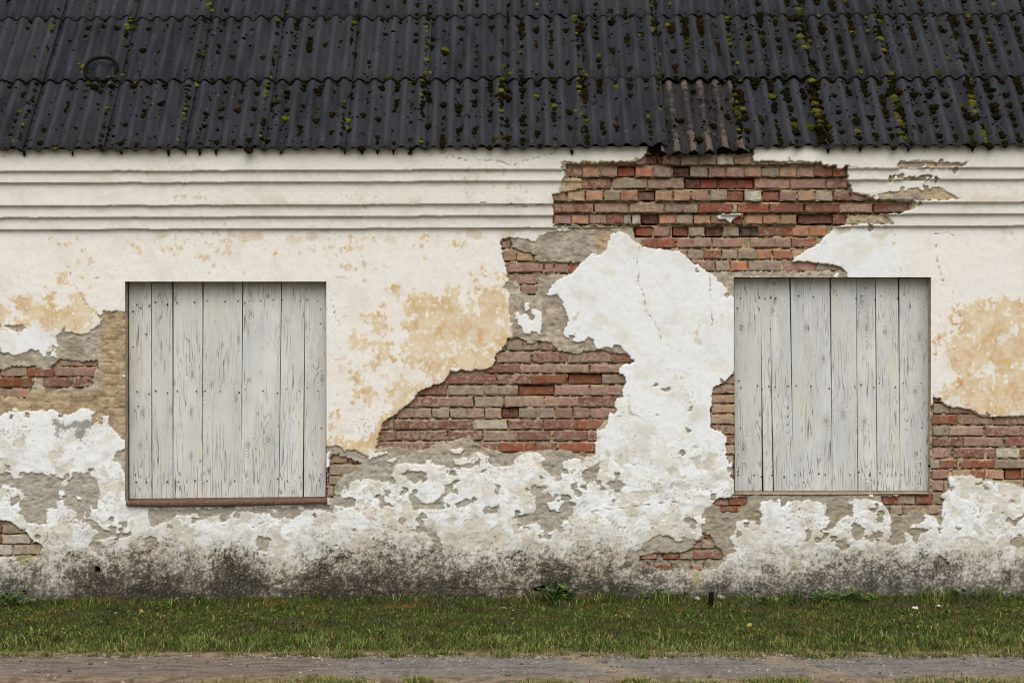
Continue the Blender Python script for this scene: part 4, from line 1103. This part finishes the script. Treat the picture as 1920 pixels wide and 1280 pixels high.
tag(moss, 'brown and yellow-green moss cushions growing in the grooves and joints of the roof', 'moss', kind='stuff')

# ---- the wire hoop lying on the roof
hx, hs = px_roof(191, 139)
bm = bmesh.new()
N, M = 48, 6
ring = []
for i in range(N):
    a = 2 * math.pi * i / N
    R0 = 0.118 * (1 + 0.04 * math.sin(2 * a + .6))
    c = Vector((math.cos(a) * R0, math.sin(a) * R0, 0.004 * math.sin(3 * a)))
    rr_ = 0.015 if math.sin(a) > -0.2 else 0.010
    ring.append([bm.verts.new(c + Vector((math.cos(a), math.sin(a), 0)) * rr_ * math.cos(b) + Vector((0, 0, 1)) * rr_ * math.sin(b)) for b in [2 * math.pi * q / M for q in range(M)]])
for i in range(N):
    for q in range(M):
        bm.faces.new((ring[i][q], ring[(i + 1) % N][q], ring[(i + 1) % N][(q + 1) % M], ring[i][(q + 1) % M]))
hoop = bm_obj('hoop', bm, M_IRON)
hoop.location = roof_pt(hx, hs, 0.062)
hoop.rotation_euler = (TH + 0.30, 0.05, 0.0)
tag(hoop, 'black iron hoop lying on the mossy roof, left part', 'hoop')
# ================================================================== THE GROUND
YR = -2.50                                   # verge meets the road
def ground_z(x, y):
    b = 0.018 * fbm(x * 100, y * 100, 70, 3, 501) + 0.006 * fbm(x * 100, y * 100, 14, 3, 505)
    return b * sstep(YR - 0.05, YR + 0.5, y) - 0.012 * sstep(YR + 0.16, YR - 0.02, y) + 0.020 * fbm(x * 100, y * 100, 24, 4, 507) * sstep(YR + .4, YR + .1, y) + 0.045 * sstep(-0.45, 0.0, y) + TILT * 0.9 * x * sstep(YR - .5, YR + 1, y)
def patch(name, x0, x1, y0, y1, st, zf, mat, cf, smooth=True):
    xs_ = np.arange(x0, x1 + st, st); ys_ = np.arange(y0, y1 + st * 0.5, st)
    XX, YY = np.meshgrid(xs_, ys_)
    ZZ = zf(XX, YY)
    I = np.arange(XX.size).reshape(XX.shape)
    f = np.stack([I[:-1, :-1], I[:-1, 1:], I[1:, 1:], I[1:, :-1]], -1).reshape(-1, 4)
    return obj(name, mesh_np(name, np.stack([XX, YY, ZZ], -1).reshape(-1, 3), f, mat, cf(XX, YY).reshape(-1, 3), smooth))
GA = 1.0                                    # ground albedo scale for colours picked from the photograph
M_SOIL = mat_vcol('soil', 120, 0.95, 0.1, 0.006, 0.3)
M_ROAD = mat_vcol('worn_asphalt', 110, 0.9, 0.15, 0.008, 0.55)
def soil_c(x, y):
    c = np.empty(x.shape + (3,)); c[:] = lin((66, 58, 40)) * GA
    c = mix(c, lin((58, 62, 30)) * GA, sstep(-0.2, 0.3, fbm(x * 100, y * 100, 30, 3, 511)))
    e = sstep(YR + 0.30, YR + 0.02, y + 0.12 * fbm(x * 100, y * 100, 40, 3, 513))
    return mix(c, lin((120, 104, 80)) * GA, e)
verge = patch('verge', -6.5, 6.5, YR - 0.02, 0.10, 0.03, lambda x, y: ground_z(x, y), M_SOIL, soil_c)
verge['kind'] = 'structure'
def road_z(x, y):
    return 0.004 * fbm(x * 100, y * 100, 60, 3, 521) + 0.002 * fbm(x * 100, y * 100, 7, 3, 523) - 0.004 + 0.004 * sstep(-2.75, -2.47, y) - 0.012 * sstep(-3.1, -3.5, y)
def road_c(x, y):
    a = x * 100; b = y * 100
    c = np.empty(x.shape + (3,)); c[:] = lin((124, 118, 112)) * GA
    c = mix(c, lin((106, 101, 96)) * GA, sstep(-0.2, 0.4, fbm(a, b * 2.5, 30, 4, 531)))
    grit = sstep(0.2, 0.5, fbm(a, b, 3.2, 2, 533))
    c = mix(c, lin((160, 150, 138)) * GA, grit * 0.5)
    c = mix(c, lin((78, 70, 64)) * GA, sstep(0.25, 0.5, fbm(a * 0.6, b * 1.6, 4, 3, 535)) * 0.55)
    dirt = sstep(-0.95, -1.15, x + 0.16 * fbm(a, b, 14, 3, 537)) 
    c = mix(c, mix(np.broadcast_to(lin((127, 115, 102)) * GA, c.shape), lin((102, 91, 81)) * GA, sstep(-0.2, 0.3, fbm(a * 0.5, b * 2, 12, 4, 539))), dirt * 0.9)
    band = lambda x0, w: sstep(w, 0.0, np.abs(x - x0 + 0.5 * (y + 2.9) + 0.12 * fbm(a, b, 18, 3, 541)))
    c = mix(c, lin((156, 138, 112)) * GA, np.clip(band(0.55, .16) + band(1.75, .13), 0, 1) * 0.55)
    ed = np.maximum(sstep(YR - 0.14, YR - 0.01, y + 0.05 * fbm(a, b, 22, 3, 543)), sstep(-3.12, -3.36, y + 0.10 * fbm(a, b, 26, 3, 545)))
    c = mix(c, mix(np.broadcast_to(lin((142, 124, 100)) * GA, c.shape), lin((104, 88, 68)) * GA, sstep(-0.2, 0.3, fbm(a, b, 9, 3, 547))), ed * 0.85)
    dk = sstep(1.2, 2.4, x) * sstep(-3.40, -3.56, y + 0.04 * fbm(a, b, 20, 3, 549))
    return mix(c, lin((92, 82, 74)) * GA, dk * 0.8)
road = patch('road', -6.5, 6.5, -5.2, YR + 0.13, 0.016, road_z, M_ROAD, road_c)
road['kind'] = 'structure'
bm = bmesh.new()
R_ = 300
for q in ((-R_, R_, -R_, -5.19), (-R_, -6.49, -5.19, R_), (6.49, R_, -5.19, R_), (-6.49, 6.49, 0.09, R_)):
    vs = [bm.verts.new((q[0], q[2], -0.03)), bm.verts.new((q[1], q[2], -0.03)), bm.verts.new((q[1], q[3], -0.03)), bm.verts.new((q[0], q[3], -0.03))]
    bm.faces.new(vs)
g = bm_obj('ground', bm, mat_simple('field', ((70, 72, 44), (88, 80, 56)), 3.0))
g['kind'] = 'structure'

# ---- grass: every blade a bent strip of three faces
def blades(name, n, sampler, hfun, cfun, label, wid=(0.0015, 0.0032)):
    x, y = sampler(n)
    n = len(x)
    z = np.where(y > YR - 0.03, ground_z(x, y), road_z(x, y)) - 0.003
    h = hfun(x, y, n)
    az = RNG.random(n) * 2 * math.pi
    ln = np.abs(RNG.normal(0.75, 0.45, n)) * h
    wd = RNG.uniform(*wid, n)
    fa = RNG.random(n) * math.pi
    dx, dy = np.cos(az) * ln, np.sin(az) * ln
    wx, wy = np.cos(fa) * wd, np.sin(fa) * wd
    base = np.stack([x, y, z], -1)
    mid = base + np.stack([dx * .35, dy * .35, h * .6], -1)
    tip = base + np.stack([dx, dy, h * (1 - 0.25 * np.clip(ln / h, 0, 1))], -1)
    sd = np.stack([wx, wy, np.zeros(n)], -1)
    v = np.stack([base - sd, base + sd, mid + sd * .8, mid - sd * .8, tip], 1).reshape(-1, 3)
    o = np.arange(n)[:, None] * 5
    f = np.concatenate([o + np.array([0, 1, 2]), o + np.array([0, 2, 3]), o + np.array([3, 2, 4])])
    c = cfun(x, y, n)
    c5 = np.repeat(c[:, None, :], 5, 1) * np.array([0.75, 0.75, 1.0, 1.0, 1.15])[None, :, None]
    ob = obj(name, mesh_np(name, v, f, M_LEAF, c5.reshape(-1, 3)))
    return ob
LG = 1.12
PAL = np.stack([lin((74, 92, 36)), lin((58, 76, 28)), lin((92, 108, 46)), lin((46, 62, 24)), lin((150, 136, 82)), lin((120, 92, 54)), lin((112, 124, 70))]) * LG
def g_sampler(n):
    x = RNG.uniform(-6.3, 6.3, n); y = YR - 0.08 + (0.08 - YR) * RNG.random(n)
    d = 0.75 + 0.55 * fbm(x * 100, y * 100, 26, 3, 601)
    e = y - YR + 0.30 * fbm(x * 100, y * 60, 30, 4, 603, 0.65)
    keep = (RNG.random(n) < d) & (RNG.random(n) < sstep(-0.08, 0.10, e)) & (y < -0.06)
    return x[keep], y[keep]
def g_h(x, y, n):
    cl_ = fbm(x * 100, y * 80, 17, 3, 605)
    b = 0.022 + 0.013 * cl_ + 0.028 * sstep(-1.2, -2.0, y) * np.clip(0.55 + 1.1 * cl_, 0.1, 2) + 0.018 * sstep(-.5, -.1, y) + 0.085 * sstep(-.40, -.12, y) * np.clip(fbm(x * 100, y * 60, 22, 3, 613) * 1.6 - 0.15, 0, 1)
    b = b * np.maximum(0.45, sstep(YR - .1, YR + 0.4, y + 0.1))
    return np.clip(b * RNG.uniform(0.55, 1.5, n), 0.012, 0.15)
def g_c(x, y, n):
    t1 = fbm(x * 100, y * 100, 45, 3, 607)
    front = sstep(-1.35, -2.25, y + 0.2 * t1)
    brown = sstep(0.05, 0.40, fbm(x * 60, y * 160, 28, 3, 609)) * (1 - 0.75 * front)
    P = np.stack([0.30 + 0 * x, 0.26 * (1 - 0.4 * front), 0.10 + 0.38 * front, 0.26 * (1 - 0.7 * front) , 0.05 + 0.15 * front + 0.05 * brown, 0.05 + 0.42 * brown, 0.02 + 0.20 * front], -1)
    P = np.clip(P, 0.001, None); P /= P.sum(1, keepdims=True)
    k = (P.cumsum(1) < RNG.random(n)[:, None]).sum(1).clip(0, 6)
    sh_ = 1 + 0.65 * np.clip(fbm(x * 100, y * 70, 26, 4, 611), -1, 1)
    return PAL[k] * (RNG.uniform(0.65, 1.3, n) * sh_)[:, None]
grass = blades('grass', 150000, g_sampler, g_h, g_c, '')
tag(grass, 'short green grass on the verge between the wall and the road', 'grass', kind='stuff')
ec = np.stack([RNG.uniform(-6, 6, 150), YR + RNG.normal(0, .05, 150), RNG.uniform(.03, .12, 150)], -1)
def e_sampler(n):
    c = ec[RNG.integers(0, len(ec), n)]
    return c[:, 0] + RNG.normal(0, .6, n) * c[:, 2], c[:, 1] + RNG.normal(0, .35, n) * c[:, 2]
eg = blades('edge_grass', 14000, e_sampler, lambda x, y, n: RNG.uniform(0.012, 0.055, n), lambda x, y, n: PAL[RNG.choice(7, n, p=[.20, .12, .18, .06, .22, .06, .16])] * RNG.uniform(.7, 1.25, (n, 1)), '')
tag(eg, 'ragged tufts of grass spilling over the edge of the road', 'grass', kind='stuff')
# tufts on the road's far shoulder, at the very bottom of the view
cent = [(-1.15,-3.40,.22),(-0.98,-3.45,.2),(-.55,-3.40,.10),(0.72,-3.41,.10),(1.45,-3.44,.16),(1.62,-3.40,.12),(2.45,-3.44,.28),(2.72,-3.46,.2),(3.05,-3.45,.25),(3.35,-3.46,.2),(3.75,-3.42,.22),(4.05,-3.38,.12),(4.5,-3.47,.2),(0.2,-3.50,.2),(1.05,-3.5,.2),(-1.6,-3.52,.3),(5.1,-3.5,.3),(4.0,-3.55,.5),(2.2,-3.6,.6),(0.4,-3.6,.6),(-2.6,-3.9,.6),(-3.6,-3.85,.5)]
def s_sampler(n):
    k = RNG.integers(0, len(cent), n); c = np.array(cent)[k]
    return c[:, 0] + RNG.normal(0, .45, n) * c[:, 2], c[:, 1] + RNG.normal(0, .13, n) * np.minimum(c[:, 2] * 2, .6)
sh = blades('grass_tufts', 9000, s_sampler, lambda x, y, n: RNG.uniform(0.012, 0.045, n), lambda x, y, n: PAL[RNG.choice(7, n, p=[.18, .08, .16, .04, .30, .06, .18])] * RNG.uniform(.8, 1.3, (n, 1)), '')
tag(sh, 'sparse yellowish grass on the near shoulder of the road', 'grass', kind='stuff')

gn_ = 2600
gx = RNG.uniform(-6, 6, gn_); gy = np.where(RNG.random(gn_) < .55, RNG.normal(YR - .06, .06, gn_), RNG.uniform(-3.6, YR, gn_))
v1, f1 = ICO[1]
gs = np.abs(RNG.normal(.004, .005, gn_)) + .003
gv_ = (v1[None] * (1 + RNG.normal(0, .15, (gn_, len(v1), 1))) * gs[:, None, None] * np.array([1, 1, .6])) + np.stack([gx, gy, road_z(gx, gy) + gs * .2], -1)[:, None]
gcl = lin((132, 122, 110))[None] * RNG.uniform(.4, 1.6, (gn_, 1))
grit = obj('gravel', mesh_np('gravel', gv_.reshape(-1, 3), (f1[None] + np.arange(gn_)[:, None, None] * len(v1)).reshape(-1, 3), M_ROAD, np.repeat(gcl, len(v1), 0)))
tag(grit, 'loose grit and small stones along the edges of the road', 'gravel', kind='stuff')

# low leafy ground cover among the grass
def leaves_mesh(name, pts, hs, col, size):
    n = len(pts)
    az = RNG.random(n) * 2 * math.pi; tl_ = RNG.uniform(-.2, .9, n); L_ = RNG.uniform(size[0], size[1], n); w = L_ * RNG.uniform(.32, .5, n)
    d = np.stack([np.cos(az) * np.cos(tl_), np.sin(az) * np.cos(tl_), np.sin(tl_)], -1)
    s = np.stack([-np.sin(az), np.cos(az), 0 * az], -1)
    b = pts + np.stack([0 * az, 0 * az, hs], -1)
    v = np.stack([b, b + d * L_[:, None] * .35 + s * w[:, None], b + d * L_[:, None] * .8 + s * w[:, None] * .7, b + d * L_[:, None], b + d * L_[:, None] * .8 - s * w[:, None] * .7, b + d * L_[:, None] * .35 - s * w[:, None]], 1)
    v[:, 1:, 2] -= 0.0
    v[:, (3,), 2] -= (L_ * .12)[:, None]
    o = np.arange(n)[:, None] * 6
    f = np.concatenate([o + np.array([0, 1, 5]), o + np.array([1, 2, 4]), o + np.array([1, 4, 5]), o + np.array([2, 3, 4])])
    return mesh_np(name, v.reshape(-1, 3), f, M_LEAF, np.repeat(col, 6, 0))
n = 9000
x = RNG.uniform(-6.2, 6.2, n); y = RNG.uniform(-1.9, -0.12, n)
kp = (fbm(x * 100, y * 100, 40, 3, 621) > 0.02)
x, y = x[kp], y[kp]; n = len(x)
pal2 = np.stack([lin((62, 84, 34)), lin((78, 100, 44)), lin((46, 62, 26)), lin((104, 118, 60))]) * LG
gc = obj('ground_cover', leaves_mesh('ground_cover', np.stack([x, y, ground_z(x, y)], -1), RNG.uniform(.006, .028, n), pal2[RNG.choice(4, n, p=[.4, .25, .28, .07])] * RNG.uniform(.75, 1.2, (n, 1)), (.010, .026)))
tag(gc, 'low leafy weeds spread through the verge grass', 'ground cover', kind='stuff')

def at_ground(u, v):
    d_ = 3750.0 * CAMZ / (v - 640.0)
    y_ = d_ - D0
    x_ = (u - 960) / 3750.0 * d_
    return x_, min(y_, -0.07)
# broad-leaved weeds against the wall
def weed(u, v, n, rad, hgt, label, size=(.02, .045), green=((58, 88, 34), (80, 108, 48))):
    x_, y_ = at_ground(u, v)
    z_ = float(ground_z(np.array([x_]), np.array([y_]))[0])
    root = empty('weed', (x_, y_, z_)); tag(root, label, 'weed', 'leafy weeds at the foot of the wall')
    r = RNG.normal(0, rad * .5, (n, 2)); r[:, 1] *= .45
    h_ = RNG.uniform(.015, hgt, n)
    c = mix(np.broadcast_to(lin(green[0]) * LG, (n, 3)), lin(green[1]) * LG, RNG.random(n)) * RNG.uniform(.7, 1.2, (n, 1))
    obj('leaves', leaves_mesh('leaves', np.stack([r[:, 0], r[:, 1], 0 * h_], -1), h_, c, size), root)
    bm = bmesh.new()
    for i in range(0, n, 3):
        a = Vector((r[i, 0] * .3, r[i, 1] * .3, -.01)); b = Vector((r[i, 0], r[i, 1], h_[i] + .004))
        s = Vector((.0012, 0, 0))
        vs = [bm.verts.new(a - s), bm.verts.new(a + s), bm.verts.new(b + s), bm.verts.new(b - s)]
        bm.faces.new(vs)
    bm_obj('stems', bm, M_STEM, root)
    return root
M_STEM = mat_simple('green_stem', ((60, 72, 34), (80, 86, 44)), 30)
weed(14, 1136, 60, .16, .10, 'leafy green weed at the wall foot below the bare bricks on the left')
weed(42, 1138, 24, .10, .07, 'small weed beside the larger leafy weed at the left end of the wall')
weed(1048, 1134, 70, .12, .12, 'green weed with long leaves growing out of the dark hole in the wall foot', (.025, .06))
weed(1556, 1136, 60, .20, .07, 'low spreading weed under the curved crack below the right boarded window', (.022, .05))
weed(1618, 1137, 26, .11, .05, 'small round-leaved weed just right of the spreading weed under the right window')
weed(1440, 1138, 20, .10, .05, 'tiny weed at the wall foot between the iron stake and the right window weeds')
weed(1270, 1132, 34, .14, .05, 'pale green weed left of the iron stake at the wall foot', (.015, .035), ((70, 88, 40), (104, 116, 62)))
weed(1225, 1132, 26, .12, .06, 'dark green weed below the corner of broken plaster left of the iron stake')
weed(1800, 1132, 22, .10, .05, 'small weed at the wall foot near the right edge of the view')
weed(300, 1142, 26, .14, .05, 'weed in the grass below the left boarded window')

# dry straw tufts leaning over the wall foot
def straw(u, v, n, rad, L_, label):
    x_, y_ = at_ground(u, v)
    z_ = float(ground_z(np.array([x_]), np.array([y_]))[0])
    a = RNG.uniform(0.15, math.pi - .15, n); ln = RNG.uniform(.5, 1, n) * L_
    V_, F_, C_ = [], [], []
    for i in range(n):
        bx = RNG.normal(0, rad * .35); dirx = math.cos(a[i]); up = math.sin(a[i]) * .7
        oy = RNG.normal(0, .03)
        k0 = len(V_)
        for j in range(5):
            t_ = j / 4
            px, pz = bx + dirx * ln[i] * t_, up * ln[i] * t_ * (1.9 - 1.75 * t_)
            w_ = .0018 * (1 - .7 * t_)
            V_ += [(px, oy - .04 * t_, max(pz, 0.002) - w_), (px, oy - .04 * t_, max(pz, 0.002) + w_)]
        for j in range(4): F_.append((k0 + 2 * j, k0 + 2 * j + 2, k0 + 2 * j + 3, k0 + 2 * j + 1))
        c = mix(lin((150, 118, 66))[None], lin((104, 74, 42)), RNG.random(1))[0] * .8
        C_ += [c] * 10
    o = obj('dry_grass_tuft', mesh_np('dry_grass_tuft', np.array(V_), np.array(F_), M_LEAF, np.array(C_)))
    o.location = (x_, y_, z_)
    tag(o, label, 'dry grass', 'dry straw tufts along the wall')
straw(515, 1137, 46, .09, .12, 'straw tuft at the wall foot below the right end of the rusty sill')
straw(590, 1141, 34, .14, .12, 'flattened straw just right of the straw tuft under the rusty sill')
straw(755, 1141, 50, .16, .13, 'reddish dry straw at the wall foot below the grey flaked patches')
straw(1100, 1140, 26, .10, .10, 'thin straw in the grass just right of the dark hole in the wall foot')
straw(1480, 1148, 22, .12, .08, 'thin straw in the grass right of the iron stake')

# ---- iron stake, rubble, litter, fallen leaves
x_, y_ = at_ground(1331, 1137)
bm = bmesh.new()
vs = box_bm(bm, -.018, .018, -.012, .012, -.08, .088)
for v in vs:
    if v.co.z > 0: v.co.x += random.uniform(-.004, .004) + .003; v.co.z += random.uniform(-.006, .006)
bmesh.ops.bevel(bm, geom=list(bm.edges), offset=.003, segments=1, affect='EDGES')
st = bm_obj('stake', bm, M_IRON); st.location = (x_, y_ - .05, 0.03); st.rotation_euler = (0.04, .03, .2)
tag(st, 'short black iron stake standing in the grass by the wall', 'stake')
def rubble(u, v, sz, label, seed, fl=.6):
    x_, y_ = at_ground(u, v)
    v_, f_ = ICO[2]
    r = np.random.default_rng(seed)
    pl = r.normal(size=(9, 3)); pl /= np.linalg.norm(pl, axis=1, keepdims=True)
    q = v_.copy()
    for n_ in pl:
        d = q @ n_; q -= np.clip(d - r.uniform(.45, .8), 0, None)[:, None] * n_
    q = q * np.array([sz, sz * .7, sz * fl])
    o = obj('rubble', mesh_np('rubble', q, f_, M_STONE)); o.location = (x_, y_ - .02, float(ground_z(np.array([x_]), np.array([y_]))[0]) + sz * fl * .45)
    o.rotation_euler = (0, 0, r.uniform(0, 3)); tag(o, label, 'rubble', 'lumps of fallen plaster')
rubble(1350, 1131, .045, 'pale lump of fallen plaster right behind the iron stake', 1)
rubble(1305, 1132, .055, 'flat pale lump of fallen plaster left of the iron stake', 2, .35)
rubble(1058, 1124, .05, 'mossy stone lying in the hole at the wall foot', 3, .8)
rubble(218, 1146, .022, 'small pale stone in the grass below the left boarded window', 4)
rubble(945, 1142, .03, 'brownish stone in the grass left of the hole in the wall foot', 5, .4)
def scrap(u, v, sz, label, seed):
    r = np.random.default_rng(seed)
    x_, y_ = at_ground(u, v)
    n_ = 5
    g_ = np.array([[(i / (n_ - 1) - .5) * sz * (1 + .3 * math.sin(j)), (j / (n_ - 1) - .5) * sz * .7, r.uniform(0, .3) * sz] for j in range(n_) for i in range(n_)])
    I = np.arange(n_ * n_).reshape(n_, n_)
    f = np.stack([I[:-1, :-1], I[:-1, 1:], I[1:, 1:], I[1:, :-1]], -1).reshape(-1, 4)
    o = obj('paper_scrap', mesh_np('paper_scrap', g_, f, M_PAPER)); o.location = (x_, y_, float(ground_z(np.array([x_]), np.array([y_]))[0]) + .03); o.rotation_euler = (.5, .1, -.4)
    tag(o, label, 'paper scrap', 'bits of white litter in the grass')
scrap(1716, 1149, .036, 'larger white paper scrap in the grass near the wall', 1)
scrap(1760, 1144, .022, 'smaller white paper scrap beside the larger one near the wall', 2)
FC = {'yellow': lin((176, 160, 70)), 'rust': lin((130, 64, 40)), 'pale': lin((190, 176, 120))}
for (u, v, c, lb) in ((270, 1152, 'yellow', 'yellow fallen leaf in the grass below the left boarded window'), (262, 1172, 'pale', 'pale fallen leaf in the middle of the verge, left part'), (957, 1166, 'yellow', 'yellow fallen leaf in the verge below the cross-shaped bare patch'), (1272, 1153, 'rust', 'rust red fallen leaf in the grass left of the iron stake'), (1180, 1166, 'pale', 'pale fallen leaf in the verge left of the rust red leaf'), (1410, 1180, 'yellow', 'yellow fallen leaf in the verge right of the iron stake'), (60, 1188, 'pale', 'pale fallen leaf near the left edge of the verge'), (1000, 1138, 'rust', 'brown fallen leaf at the wall foot left of the dark hole'), (315, 1156, 'rust', 'brown fallen leaf in the grass right of the yellow leaf, left part')):
    x_, y_ = at_ground(u, v)
    o = obj('fallen_leaf', leaves_mesh('fallen_leaf', np.zeros((1, 3)), np.array([0.0]), (FC[c] * .7)[None], (.035, .045)))
    o.location = (x_, y_, float(ground_z(np.array([x_]), np.array([y_]))[0]) + .03); o.rotation_euler = (.5, .2, random.random() * 6)
    tag(o, lb, 'fallen leaf', 'fallen leaves in the grass')
